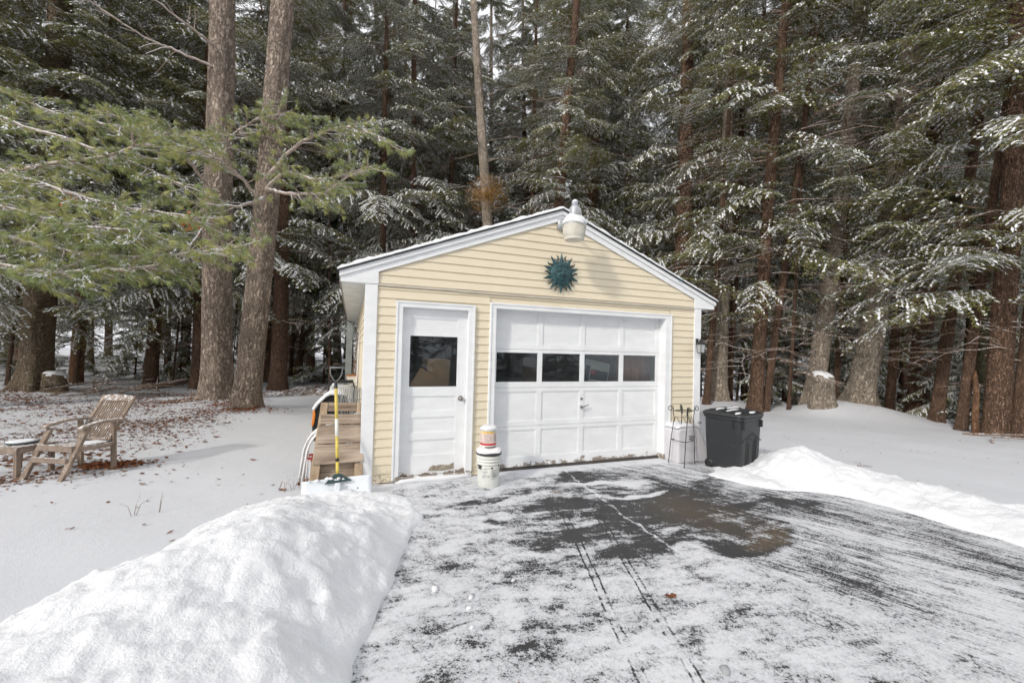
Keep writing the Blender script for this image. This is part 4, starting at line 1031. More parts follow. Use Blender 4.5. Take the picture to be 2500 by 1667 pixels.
# back: starts low at the seat and reclines away
bt = lambda u, t: cp(u, .44 + .27 * t ** 1.1, .33 + .49 * t)
for u in (.06, .94):
    mb = MB(); mb.beam(bt(u, 0), bt(u, 1.03), .030, .045, WD); mb.build('back_stile', M['teak'], CH, bevel=.004)
mb = MB(); rs = []
for k in range(9):
    u = .06 + .88 * k / 8; a = bt(u, .90); b = bt(u, 1.02) + Vector((0, 0, .018 * math.sin(math.pi * k / 8))); nn = (b - a).normalized().cross(WD) * .014
    rs.append([a - nn, b - nn, b + nn, a + nn])
mb.rings(rs); mb.build('top_rail', M['teak_x'], CH, bevel=.003)
mb = MB(); mb.beam(bt(.06, .03), bt(.94, .03), .05, .022, (0, 0, 1)); mb.build('back_rail', M['teak_x'], CH)
for k in range(12):
    u = .125 + .75 * k / 11; mb = MB()
    a, b = bt(u, .03), bt(u, .92); mid = (a + b) / 2 + DD * .012
    mb.beam(a, mid, .019, .010, WD.cross(b - a)); mb.beam(mid, b, .019, .010, WD.cross(b - a)); mb.build('back_slat', M['teak'], CH)
# side table
T = empty('side_table', (-3.83, 1.46, -.05), 0, 'low weathered teak side table cut by the left picture edge', 'side table'); to = Vector((-3.83, 1.46, -.05))
def tp(u, d, z): return Vector((-3.655, 1.30, -.05)) - WD * (.50 - .50 * u) + DD * d + Vector((0, 0, z)) - to
mb = MB()
for k in range(6):
    mb.beam(tp(-.02, .02 + .064 * k, .345), tp(1.04, .02 + .064 * k, .345), .058, .02, (0, 0, 1))
mb.build('table_top', M['teak_x'], T, bevel=.003)
mb = MB(); mb.beam(tp(0, 0, .305), tp(1.02, 0, .305), .02, .06, (0, 0, 1)); mb.beam(tp(1.0, .02, .305), tp(1.0, .34, .305), .02, .06, (0, 0, 1)); mb.beam(tp(0, .34, .305), tp(1, .34, .305), .02, .06, (0, 0, 1)); mb.build('apron', M['teak_x'], T, bevel=.003)
for u, d in ((.96, .02), (.10, .02), (.96, .32), (.10, .32)):
    mb = MB(); mb.beam(tp(u + (.03 if u > .5 else -.03), d, -.06), tp(u, d, .30), .045, .045, WD); mb.build('leg', M['teak'], T, bevel=.004)
mb = MB(); mb.smooth = True; mb.lathe([(.115, 0), (.135, .008), (.142, .026), (.136, .028), (.12, .014)], (0, 0, 0), 32)
pl = mb.build('shallow_dish', plain('slate_dish', (.06, .08, .09), .5), None, tuple(tp(.62, .17, .357) + to)); tag(pl, 'shallow dark slate dish filled with snow on the teak side table', 'dish')
mb = MB(); mb.smooth = True; mb.lathe([(.12, .014), (.136, .027), (.09, .036), (.01, .038)], (0, 0, 0), 24); mb.build('snow', M['snow'], pl)

# ------------------------------------------------------------------ foliage kit
def unit(a): return a / np.maximum(np.linalg.norm(a, axis=-1, keepdims=True), 1e-9)
def curve(pts, n):
    P = np.array(pts, float); t = np.linspace(0, len(P) - 1, n); out = []
    for s in t:
        i = min(int(s), len(P) - 2); f = s - i
        p0, p1, p2, p3 = P[max(i - 1, 0)], P[i], P[i + 1], P[min(i + 2, len(P) - 1)]
        out.append(.5 * (2 * p1 + (p2 - p0) * f + (2 * p0 - 5 * p1 + 4 * p2 - p3) * f ** 2 + (3 * p1 - p0 - 3 * p2 + p3) * f ** 3))
    return np.array(out)
class Kites:
    """bag of leaf-sized kites: centre C, direction D, normal N, length, width, material"""
    def __init__(s): s.C = []; s.D = []; s.N = []; s.L = []; s.W = []; s.M = []
    def add(s, C, D, N, L, W, m):
        n = len(C); s.C.append(C); s.D.append(unit(D)); s.N.append(unit(N)); s.L.append(np.broadcast_to(L, n).astype(float)); s.W.append(np.broadcast_to(W, n).astype(float)); s.M.append(np.broadcast_to(m, n).astype(int))
    def cat(s): return [np.concatenate(x) for x in (s.C, s.D, s.N, s.L, s.W, s.M)]
def kite_mesh(name, a, mats):
    C, D, N, L, W_, Mi = a
    S = unit(np.cross(N, D)); n = len(C)
    V = np.empty((n, 4, 3)); V[:, 0] = C - D * (L / 2)[:, None]; V[:, 2] = C + D * (L / 2)[:, None]
    mid = C - D * (L * .08)[:, None]; V[:, 1] = mid + S * (W_ / 2)[:, None]; V[:, 3] = mid - S * (W_ / 2)[:, None]
    F = np.arange(n * 4).reshape(-1, 4)
    return array_mesh(name, V.reshape(-1, 3), F, Mi, mats)
def rotz(a):
    c, s = math.cos(a), math.sin(a); return np.array([[c, -s, 0], [s, c, 0], [0, 0, 1.]])
def roty(a):
    c, s = math.cos(a), math.sin(a); return np.array([[c, 0, s], [0, 1, 0], [-s, 0, c]])
def xform(a, Rm, t, sc=1., mmap=None, lw=None):
    C, D, N, L, W_, Mi = a
    lw = sc if lw is None else lw
    return [C * sc @ Rm.T + t, D @ Rm.T, N @ Rm.T, L * lw, W_ * lw, Mi if mmap is None else mmap[Mi]]
def catl(lst): return [np.concatenate([x[i] for x in lst]) for i in range(6)]
# materials of a crown: 0 needle, 1 lighter needle, 2 snow, 3 twig
def hemlock_bough(L, seed, droop=.16, snow=.5, spl=.042, dens=1.):
    r = np.random.default_rng(seed); K = Kites()
    ax = lambda t: np.stack([L * t, .10 * L * np.sin(t * 2.2 + seed) * t, L * (.20 * t - droop * 2.1 * t ** 2)], -1)
    tt = np.linspace(0, 1, 9); A = ax(tt); d = A[1:] - A[:-1]
    for s in (0, 1):
        K.add((A[1:] + A[:-1]) / 2, d, np.array([[0, s, 1 - s]]).repeat(8, 0) + 1e-3, np.linalg.norm(d, axis=1) * 1.15, .030 * (1 - tt[:-1] * .8) * max(1, L / 2), 3)
    nt_ = int(L / .064 * dens)
    clump = r.random(24)
    for k in range(nt_):
        t = .16 + .84 * (k + r.random() * .8) / nt_
        for side in (-1, 1):
            if r.random() < .12: continue
            lt = (.34 * L * (1.05 - t) ** .75 * min(1, (t - .08) * 3.2) + .07) * r.uniform(.55, 1.15); lt = min(lt, .75)
            ang = R(r.uniform(38, 62)) * side
            p0 = ax(np.array([t]))[0]
            n = max(3, int(lt / spl)); s = (np.arange(n) + .5) / n * lt
            dr = r.uniform(.5, 1.25); lift = r.uniform(-.1, .12)
            P = np.stack([p0[0] + s * math.cos(ang), p0[1] + s * math.sin(ang), p0[2] + lift * s - dr * s ** 2 / max(lt, .25) * .55], -1)
            slope = lift - dr * 1.1 * s / max(lt, .25)
            T = np.stack([np.full(n, math.cos(ang)), np.full(n, math.sin(ang)), slope], -1); T = unit(T)
            up_ = unit(np.array([0, 0, 1.]) - T * T[:, 2:3]); sd = np.cross(up_, T)
            K.add(P.mean(0)[None], (P[-1] - P[0])[None], up_[n // 2][None], lt, .010, 3)
            shade = 1 if r.random() < .38 else 0
            for sg in (-1, 1):
                ln = r.uniform(.050, .082, n) * (1.15 - .5 * s / lt)
                dd = T * .75 + sd * sg * .85 + up_ * r.normal(0, .16, (n, 1))
                K.add(P + dd * (ln * .45)[:, None] + r.normal(0, .006, (n, 3)), dd, up_ + r.normal(0, .35, (n, 3)), ln, r.uniform(.017, .027, n), shade)
            # snow lying along the twig
            sn = snow * (.35 + 1.3 * clump[int(t * 23)])
            kk = (r.random(n) < .30 + sn) & ((r.random() < .10 + sn * .9) | (r.random(n) < .22))
            if kk.any():
                Q = P[kk]; m = len(Q)
                K.add(Q + up_[kk] * r.uniform(.006, .016, (m, 1)), T[kk] + r.normal(0, .25, (m, 3)), up_[kk] + r.normal(0, .2, (m, 3)), r.uniform(.05, .095, m), r.uniform(.022, .050, m), 2)
                h = r.random(m) < .6
                if h.any():
                    Q = Q[h]; m = len(Q); K.add(Q + sd[kk][h] * r.normal(0, .02, (m, 1)) + up_[kk][h] * .004, sd[kk][h] * np.sign(r.normal(size=(m, 1))) + T[kk][h] * .7, up_[kk][h], r.uniform(.04, .065, m), r.uniform(.016, .028, m), 2)
    return K.cat()
BOUGHS = [hemlock_bough(l, 20 + i, d, s) for i, (l, d, s) in enumerate([(2.7, .16, .42), (2.3, .20, .60), (2.5, .13, .30), (1.9, .22, .70), (2.1, .15, .48), (1.5, .2, .55), (1.7, .26, .75), (1.3, .14, .35)])]
BLEN = [2.7, 2.3, 2.5, 1.9, 2.1, 1.5, 1.7, 1.3]
HEAVY = [hemlock_bough(l, 60 + i, d, s) for i, (l, d, s) in enumerate([(2.6, .22, 1.0), (2.1, .26, 1.25), (1.7, .28, .95)])]
HLEN = [2.6, 2.1, 1.7]
def crown(seed, zb, zt, Rm, per_m, heavy=.18):
    r = np.random.default_rng(seed); out = []; z = zb
    while z < zt:
        f = (z - zb) / (zt - zb)
        Lw = Rm * (1 - f) ** .65 * r.uniform(.55, 1.1) + .4
        bs, bl = (HEAVY, HLEN) if r.random() < heavy else (BOUGHS, BLEN)
        i = int(r.integers(len(bs))); sc = min(max(Lw / bl[i], .45), 1.5)
        a = xform(bs[i], rotz(r.uniform(0, 6.283)) @ roty(r.normal(.02, .20)), np.array([0, 0, z]), sc, None, min(max(sc, .8), 1.15))
        out.append(a); z += r.exponential(1 / (per_m * (1 if per_m > 8 else 1.15 if z < zb + 2.6 else 1. if z < 6 else 1.8)))
    a = catl(out)
    return a
HM = [M['needle'], M['needle_w'], M['snow'], M['twig']]
HW = [M['needle_w'], M['needle'], M['snow'], M['twig']]
CROWNS = []
for i, (zb, zt, Rm, pm, mats, hv) in enumerate([(2.6, 19, 3.4, 11, HM, .2), (3.2, 20, 3.3, 11, HW, .15), (2.2, 17, 3.2, 11, HW, .15), (3.8, 21, 3.6, 11, HW, .2), (2.8, 22, 3.7, 11, HM, .3), (2.0, 19, 3.2, 5.2, HW, .06), (2.9, 20, 3.0, 5.8, HW, .06), (2.3, 20, 3.3, 5.0, HW, .12), (2.4, 19, 3.4, 9, HM, .8), (3.0, 20, 3.6, 9, HM, .65)]):
    CROWNS.append(kite_mesh('hemlock_crown', crown(100 + i, zb, zt, Rm, pm, hv), mats))
SAPL = [kite_mesh('sapling_crown', xform(crown(140 + i, .9, 7.0, 2.6, 7.5), np.eye(3), np.zeros(3), .52, None, .85), HM) for i in range(3)]

def trunk_mesh(name, r, H, mat, seed, flare=.55, taper=.80, n=26, rough=.05, zs=None, lobes=5):
    rg = np.random.default_rng(seed); zs = zs if zs is not None else np.concatenate([[-.5, -.15, 0, .06, .14, .25, .4, .6, .9, 1.3], np.arange(1.8, H + .1, .75)])
    a = np.arange(n) / n * 2 * math.pi; ph = rg.uniform(0, 6.28, 4)
    V = []
    for z in zs:
        f = max(z, 0); fl = math.exp(-f / .33) * flare
        rad = r * (1 - taper * f / H) * (1 + fl * (.75 + .45 * np.sin(lobes * a + ph[0]) + .25 * np.sin(3 * a + ph[1]))) + r * rough * np.sin(3 * a + ph[2] + z * .9) * .6 + r * rough * (rg.random(n) - .5)
        ox, oy = .06 * math.sin(z * .33 + ph[3]), .05 * math.sin(z * .27 + ph[2])
        ox -= .06 * math.sin(ph[3]); oy -= .05 * math.sin(ph[2])
        V.append(np.stack([rad * np.cos(a) + ox, rad * np.sin(a) + oy, np.full(n, z)], -1))
    V = np.concatenate(V); k = len(zs)
    i = np.arange(k - 1)[:, None] * n + np.arange(n)[None, :]; j = np.arange(k - 1)[:, None] * n + (np.arange(n)[None, :] + 1) % n
    F = np.stack([i, j, j + n, i + n], -1).reshape(-1, 4)
    return array_mesh(name, V, F, np.zeros(len(F), int), [mat], True)
TR = {k: [trunk_mesh('trunk', .25, 23, M[m], 300 + i, fl) for i in range(2)] for k, m, fl in (('h', 'bark', .35), ('g', 'bark_grey', .5), ('o', 'bark_orange', .15))}
def snag_mesh(seed, n, z0, z1, ln, mat):
    mb = MB(); rg = random.Random(seed); mb.smooth = True
    for k in range(n):
        z = rg.uniform(z0, z1); a = rg.uniform(0, 6.283); L_ = rg.uniform(.4, 1) * ln; pts = []; br = []
        for q in range(6):
            t = q / 5; rr_ = .2 + L_ * t; a2 = a + .25 * math.sin(k + t * 2) * t
            pts.append((rr_ * math.cos(a2), rr_ * math.sin(a2), z + L_ * (.10 * t - .32 * t * t) + .04 * math.sin(q * 2 + k)))
        mb.tube(pts, [.015, .013, .010, .008, .006, .003], 4, False)
        for q in (2, 3, 4):
            p = Vector(pts[q]); d = Vector((math.cos(a + rg.choice((-1, 1)) * .8), math.sin(a + rg.choice((-1, 1)) * .8), rg.uniform(-.3, .1)))
            mb.tube([p, p + d * L_ * .18, p + d * L_ * .34 + Vector((0, 0, -.05))], [.007, .005, .002], 3, False)
    o = mb.build('dead_branches', mat, fix=False); me = o.data; bpy.data.objects.remove(o); return me
M['snag'] = m_wood('dead_branch_wood', (.11, .07, .05), (.30, .20, .14), 'z', .5, .40)
SNAGS = [snag_mesh(5 + i, 46, 1.0, 13.5, 2.4, M['snag']) for i in range(3)]

rs_ = random.Random(5)
def tree(name, x, y, r, lx, ly, bark, ci, label, cat='hemlock tree', group=None, cz=1., crot=None, csc=None, snag=True, z=None, croot=True):
    zz = gh(x, y) if z is None else z
    t = empty(name, (x, y, zz), 0, label, cat, group)
    ln = math.hypot(lx, ly)
    if ln > 1e-4: t.rotation_mode = 'AXIS_ANGLE'; t.rotation_axis_angle = (math.atan(ln), -ly / ln, lx / ln, 0)
    link('trunk', TR[bark][rs_.randrange(2)], t, None, (0, 0, rs_.uniform(0, 6.28)), (r / .25, r / .25, 1))
    if snag: link('dead_branches', SNAGS[rs_.randrange(3)], t, None, (0, 0, rs_.uniform(0, 6.28)))
    if ci is not None:
        s = csc or rs_.uniform(.9, 1.12)
        link('crown', CROWNS[ci], t, (0, 0, cz - 1), (0, 0, crot if crot is not None else rs_.uniform(0, 6.28)), (s, s, s * rs_.uniform(.95, 1.08)))
    return t

# --- named trees of the photograph -------------------------------------------------
NAMED = [
 ('hemlock_tree', -9.13, 13.96, .19, .0717, -.0485, 'o', 1, 'reddish hemlock trunk leaning right just behind the stump of the flaring tree'),
 ('hemlock_tree', -4.93, 11.79, .22, .0113, -.0252, 'h', 2, 'brown hemlock trunk close behind the left side of the thickest grey pine'),
 ('hemlock_tree', -3.42, 13.96, .27, .0126, -.0257, 'h', 0, 'dark brown trunk half hidden behind the right side of the leaning pine'),
 ('hemlock_tree', -2.46, 11.22, .27, -.0307, -.0091, 'h', 3, 'straight reddish brown trunk standing clear to the right of the leaning pine'),
 ('hemlock_tree', -2.78, 16.82, .10, .0225, -.0295, 'h', None, 'very thin dark trunk next to the leaning slim trunk left of the garage'),
 ('hemlock_tree', -2.56, 17.69, .17, .1046, -.0612, 'h', 9, 'slim dark trunk leaning right behind the clear reddish trunk'),
 ('hemlock_tree', -2.14, 19.35, .22, -.0199, -.0132, 'h', 1, 'dark upright trunk in the shade between the slim leaning trunks left of the garage'),
 ('hemlock_tree', -1.09, 18.83, .16, -.2112, .0604, 'o', None, 'orange bare trunk leaning steeply left, just left of the garage eave'),
 ('hemlock_tree', -.79, 18.72, .22, -.0509, -.0013, 'g', 3, 'mossy yellowish trunk beside the garage eave, right of the orange leaning trunk'),
 ('hemlock_tree', 10.18, 4.78, .095, .0416, -.0369, 'h', None, 'thin dark trunk right beside the garage corner board'),
 ('hemlock_tree', 10.98, 5.05, .255, .0013, -.0214, 'g', 6, 'pale grey barked tree directly behind the black bin'),
 ('hemlock_tree', 11.64, 5.27, .116, .0145, -.0265, 'h', None, 'dark trunk touching the right side of the pale tree behind the black bin'),
 ('hemlock_tree', 10.68, 3.49, .187, .0404, -.0364, 'h', 5, 'thicker trunk of the dark pair to the right of the black bin'),
 ('hemlock_tree', 11.00, 3.43, .10, .0909, -.0559, 'h', None, 'slimmer red trunk of the dark pair to the right of the black bin'),
 ('hemlock_tree', 11.48, 3.08, .045, .0238, -.03, 'h', None, 'pole thin trunk standing alone between the dark pair and the big stump'),
 ('hemlock_tree', 12.27, 2.92, .235, .0831, -.0529, 'g', 7, 'grey trunk leaning right with the tall stump at its foot'),
 ('hemlock_tree', 13.07, 2.20, .31, .0891, -.0552, 'g', 5, 'thick lichen speckled trunk leaning right, nearest on the right of the tall stump'),
 ('hemlock_tree', 13.30, 2.97, .078, .0215, -.0292, 'h', None, 'slim dark trunk in the gap between the two leaning grey trunks'),
 ('hemlock_tree', 14.57, 2.28, .115, .0521, -.0410, 'h', None, 'slim trunk in deep shade just right of the lichen speckled trunk'),
 ('hemlock_tree', 14.92, 1.80, .245, .0090, -.0244, 'h', 6, 'thick black brown trunk right of the lichen speckled trunk'),
 ('hemlock_tree', 13.73, .87, .132, .0867, -.0543, 'h', None, 'reddish slim trunk leaning right, right of the thick black brown trunk'),
 ('hemlock_tree', 12.98, .12, .10, .1121, -.0640, 'h', 7, 'slim leaning dark trunk left of the biggest trunk at the right edge'),
 ('hemlock_tree', 13.31, -.32, .215, .0127, -.0258, 'h', 5, 'biggest brown ridged trunk near the right picture edge'),
 ('hemlock_tree', 13.40, -.62, .12, .0457, -.0539, 'h', None, 'narrower trunk growing against the right side of the biggest edge trunk'),
 ('hemlock_tree', 2.35, 12.16, .178, -.0307, -.0091, 'h', 8, 'dark trunk rising behind the left roof slope of the garage'),
 ('hemlock_tree', 4.97, 10.08, .255, -.0753, .0081, 'g', None, 'tall pale bare topped trunk with an orange clump of dead twigs behind the roof'),
 ('hemlock_tree', .86, 13.80, .169, -.0307, -.0091, 'h', 8, 'reddish trunk behind the lower left end of the garage roof'),
 ('hemlock_tree', 6.37, 8.47, .235, .0484, -.0395, 'h', 6, 'brown trunk rising directly behind the ridge of the garage'),
 ('hemlock_tree', 8.57, 9.76, .267, .0184, -.0280, 'h', 9, 'thick trunk just right of the yard light above the right roof slope'),
 ('hemlock_tree', 10.75, 6.78, .345, .0066, -.0234, 'h', 7, 'broad reddish trunk above the right end of the garage roof'),
 ('hemlock_tree', 6.78, 15.81, .207, -.0307, -.0091, 'g', 9, 'pale distant trunk behind the orange clump of dead twigs'),
 ('hemlock_tree', 12.43, 13.64, .184, .0244, -.0303, 'h', 1, 'distant dark trunk seen between the two thick trunks above the roof'),
 ('hemlock_tree', -.17, 16.34, .188, -.0453, -.0035, 'h', 9, 'dim trunk behind the left eave of the garage'),
 ('hemlock_tree', 10.18, 16.65, .176, -.0477, -.0025, 'h', 4, 'distant trunk behind the garage ridge, left of the brown ridge trunk'),
 ('hemlock_tree', 11.93, 7.40, .167, .0652, -.0460, 'h', None, 'dark slanting trunk behind the pale tree near the black bin'),
]
for nm, x, y, r, lx, ly, bk, ci, lab in NAMED:
    tree(nm, x, y, r, lx, ly, bk, ci, lab, cz=1 + (1.9 if x in (12.27, 13.07) else 1.3 if x == 10.98 else .75 if x > 9 else .6))
# rusty clump of dead twigs on the pale trunk
K = Kites(); r = np.random.default_rng(77); n = 2600
d = unit(r.normal(size=(n, 3)) * [1, 1, .8] + [0, 0, .25]); rad = r.random(n) ** .8 * .85
K.add(d * rad[:, None] * [1, 1, .9] + [0, 0, 0], d + r.normal(0, .5, (n, 3)), r.normal(size=(n, 3)), r.uniform(.08, .22, n), r.uniform(.006, .014, n), 0)
o = link('dead_twig_clump', kite_mesh('dead_twig_clump', K.cat(), [M['brown_needle']]), None, (4.45, 9.75, 7.3)); tag(o, 'rusty orange clump of dead twigs hanging on the pale trunk behind the roof', 'dead twigs')
t = empty('broken_snag', (12.81, -.20, -.05), 0, 'short broken orange snag left of the biggest trunk at the right edge', 'snag')
mb = MB(); mb.smooth = True; mb.tube([(0, 0, -.1), (.01, .01, .4), (.03, .0, .9), (.02, .02, 1.25), (.05, .02, 1.42)], [.075, .06, .05, .04, .004], 9); mb.build('trunk', M['bark_orange'], t)
BT = [(15.6, .9, -1.2), (15.55, .85, 1.2), (15.45, .75, 2.9), (15.3, .65, 4.0), (14.95, .7, 5.2), (14.3, 1.0, 6.2), (13.6, 1.35, 6.9), (13.0, 1.7, 8.0)]
t = empty('bent_tree', (15.6, .9, gh(15.6, .9)), 0, 'mossy dark tree whose thick trunk bends left high among the boughs on the right', 'tree')
A = curve(BT, 30); mb = MB(); mb.smooth = True; mb.tube([Vector(p) - t.location for p in A], [.27 - .16 * i / 29 for i in range(30)], 14); mb.build('trunk', M['bark_moss'], t)
mb = MB(); mb.smooth = True; mb.tube([Vector(p) - t.location for p in curve([(15.3, .68, 3.7), (14.9, .8, 4.1), (14.5, 1.0, 4.6), (14.1, 1.1, 5.4)], 10)], [.12, .11, .10, .09, .08, .07, .06, .05, .04, .03], 9); mb.build('limb', M['bark_moss'], t)
# --- big flaring tree, stumps
t = empty('flaring_tree', (-8.42, 10.64, -.05), 0, 'thick tree with wide flaring flaky base at the left picture edge', 'tree')
link('trunk', trunk_mesh('trunk', .34, 22, M['bark_big'], 61, .95, .55, 48, .09, np.concatenate([np.arange(-.4, 1.2, .08), np.arange(1.3, 22, .5)])), t); link('crown', CROWNS[2], t, (0, 0, 0), (0, 0, 1.1), (1.15, 1.15, 1)); link('crown', CROWNS[4], t, (0, 0, .8), (0, 0, 3.1), (1.1, 1.1, 1))
def stump(loc, r, h, mat, label, seed):
    t = empty('tree_stump', loc, 0, label, 'stump')
    mb = MB(); mb.smooth = True; rg = random.Random(seed); ph = rg.uniform(0, 6)
    n = 40; zs = [-.3, 0, .1, .25, h * .4, h * .6, h * .8, h * .94, h]
    mb.rings([[(r * (1 + .35 * math.exp(-max(z, 0) / .16) + .07 * math.sin(3 * a + ph) + .05 * math.sin(7 * a + z * 3) + rg.uniform(-.03, .03)) * math.cos(a), r * (1 + .3 * math.exp(-max(z, 0) / .16) + .07 * math.sin(3 * a + ph)) * math.sin(a), z + (.05 * math.sin(a + ph) * z / h if z > h * .5 else 0)) for a in [2 * math.pi * j / n for j in range(n)]] for z in zs])
    mb.build('stump_wood', mat, t)
    mb = MB(); mb.smooth = True
    mb.rings([[(r * k * (1 + .12 * math.sin(5 * a + ph)) * math.cos(a), r * k * math.sin(a), h + dz + .05 * math.sin(a + ph) * min(1, k) + .015 * math.sin(4 * a)) for a in [2 * math.pi * j / n for j in range(n)]] for k, dz in ((.97, -.05), (.96, .0), (.82, .05), (.5, .085), (.05, .10))])
    mb.build('snow_cap', M['snow'], t); return t
stump((11.83, 2.40, gh(11.83, 2.4) - .02), .255, .78, M['bark_grey'], 'tall pale stump with snow on top against the leaning grey trunk on the right', 2)
stump((-7.82, 10.30, -.06), .25, .58, M['bark_big'], 'mossy stump with snow cap against the flaring tree on the left', 5)

# --- two big white pines in front
def pine(x, y, r, lx, ly, seed, label):
    t = empty('white_pine', (x, y, gh(x, y) - .02), 0, label, 'pine tree'); ln = math.hypot(lx, ly)
    t.rotation_mode = 'AXIS_ANGLE'; t.rotation_axis_angle = (math.atan(ln), -ly / ln, lx / ln, 0)
    link('trunk', trunk_mesh('trunk', r, 26, M['bark_pine'], seed, .42, .42, 72, .035, np.concatenate([np.arange(-.4, 1.0, .07), np.arange(1.1, 26, .28)]), 4), t); return t
pl_ = pine(-3.46, 8.15, .355, -.0327, -.0083, 71, 'thickest straight grey pine trunk left of the garage')
pr_ = pine(-2.41, 6.12, .275, .0672, -.0467, 72, 'slightly thinner grey pine trunk leaning right in front of the thickest pine')
def pine_spray(K, p, d, rg, big=1.):
    """one tuft of long soft needles at p, pointing along d and hanging a little"""
    n = int(rg.integers(24, 34)); u = unit(d[None, :] * 1.0 + rg.normal(0, .34, (n, 3)) + np.array([[0, 0, -.30]]))
    L_ = rg.uniform(.10, .17, n) * big; m = 0 if rg.random() < .55 else 1
    K.add(p + u * (L_ * .5)[:, None], u, rg.normal(size=(n, 3)), L_, rg.uniform(.005, .009, n), m)
    if rg.random() < .62:
        k = int(rg.integers(2, 6)); v = unit(d[None, :] + rg.normal(0, .35, (k, 3)) * [1, 1, .3])
        K.add(p + v * .05 + [[0, 0, .022]] + rg.normal(0, .012, (k, 3)), v, np.array([[0, 0, 1.]]) + rg.normal(0, .25, (k, 3)), rg.uniform(.05, .09, k), rg.uniform(.018, .034, k), 2)
def pine_limb(tree_, pts, rad, seed, twl=1.1, start=.15, dens=9., label=None, foliage=True, flat=.5):
    """limb of a white pine in world points; parented to its tree"""
    rg = np.random.default_rng(seed); A = curve(pts, 26); mb = MB(); mb.smooth = True
    A = A + rg.normal(0, .012, A.shape); A[0] = pts[0]
    mb.tube([Vector(p) for p in A], [rad * (1 - .85 * i / 25) + .004 for i in range(26)], 7)
    K = Kites(); Ltot = np.linalg.norm(A[1:] - A[:-1], axis=1).sum()
    nt_ = int(Ltot * dens * 1.0)
    for k in range(nt_):
        t = start + (1 - start) * (k + rg.random()) / nt_; i = min(int(t * 25), 24); p = A[i] + (A[i + 1] - A[i]) * (t * 25 - i)
        ax_ = unit(A[i + 1] - A[i]); sd = unit(np.cross([0, 0, 1.], ax_)) * rg.choice([-1, 1])
        dr = unit(ax_ * rg.uniform(.4, 1.) + sd * rg.uniform(.4, 1.) + np.array([0, 0, rg.normal(0, flat * .5)]))
        l = twl * (1.1 - .6 * t) * rg.uniform(.35, 1.05); q = p.copy(); m = max(3, int(l / .085)); path = [q.copy()]
        for j in range(m):
            dr = unit(dr + rg.normal(0, .10, 3) + np.array([0, 0, .025 if j > m * .5 else -.05])); q = q + dr * l / m; path.append(q.copy())
            if foliage and j >= max(1, m * .28):
                pine_spray(K, q, dr, rg)
                if rg.random() < .45:
                    sd2 = unit(np.cross(dr, [0, 0, 1.])) * rg.choice([-1, 1]); d2 = unit(dr * .7 + sd2 + np.array([0, 0, rg.normal(0, .2)]))
                    q2 = q + d2 * rg.uniform(.08, .26); pine_spray(K, q2, d2, rg); mb.tube([Vector(q), Vector(q2)], [.004, .003], 3, False)
        mb.tube([Vector(v) for v in path], [.010 * (1 - .7 * j / m) + .002 for j in range(m + 1)], 4, False)
    o = mb.build('limb', M['limb'], None, fix=False)
    bpy.context.view_layer.update()
    inv = tree_.matrix_world.inverted()
    o.parent = tree_; o.matrix_parent_inverse = inv
    if foliage and K.C:
        f = link('needles', kite_mesh('needles', K.cat(), [M['pine'], M['pine2'], M['snow']])); f.parent = o
    return o
PT = lambda x, y, z: (x, y, z)
op_ = empty('white_pine', (-9.0, 7.3, gh(-9, 7.3)), 0, 'white pine reaching in from beyond the left edge with long soft green boughs', 'pine tree')
link('trunk', trunk_mesh('trunk', .30, 24, M['bark_pine'], 73, .42, .5), op_)
LIMBS = {
 'A1': [(-8.9, 7.25, 6.8), (-8.49, 6.97, 6.63), (-6.59, 5.83, 5.76), (-4.54, 4.63, 5.0), (-2.88, 3.58, 4.22)],
 'A2': [(-8.9, 7.2, 4.5), (-8.23, 6.7, 4.54), (-6.39, 5.56, 4.63), (-5.28, 4.81, 4.7), (-4.23, 4.09, 4.72), (-3.51, 3.59, 4.86)],
 'A3': [(-8.9, 7.2, 5.4), (-7.66, 5.83, 5.03), (-5.49, 4.58, 4.3), (-3.96, 3.79, 3.82), (-2.48, 3.12, 3.61)],
 'A4': [(-8.9, 7.1, 4.0), (-7.23, 5.26, 3.72), (-5.03, 4.0, 3.08), (-3.46, 3.19, 2.87), (-1.89, 2.47, 3.03)],
 'A5': [(-9.0, 7.5, 7.6), (-8.9, 7.54, 7.52), (-6.4, 6.39, 6.36), (-4.72, 5.43, 5.8), (-3.22, 4.54, 5.52)],
 'A7': [(-8.9, 6.9, 3.4), (-6.6, 4.45, 2.95), (-5.0, 3.55, 2.62), (-3.75, 2.95, 2.55), (-2.9, 2.75, 2.72)],
 'A8': [(-8.9, 7.0, 5.2), (-7.3, 5.4, 4.5), (-5.4, 4.4, 3.7), (-4.3, 3.9, 3.35), (-3.3, 3.5, 3.25)],
 'A6': [(-8.9, 7.0, 4.6), (-6.95, 4.82, 4.21), (-5.22, 3.85, 3.58), (-4.12, 3.22, 3.28), (-3.07, 2.71, 3.21)]}
for i, (k, p) in enumerate(LIMBS.items()):
    pine_limb(op_, p, .055 if k in ('A1', 'A2') else .04, 500 + i, .95, .32 if k in ('A1', 'A2') else .25, 9 if k in ('A1', 'A2') else 12)
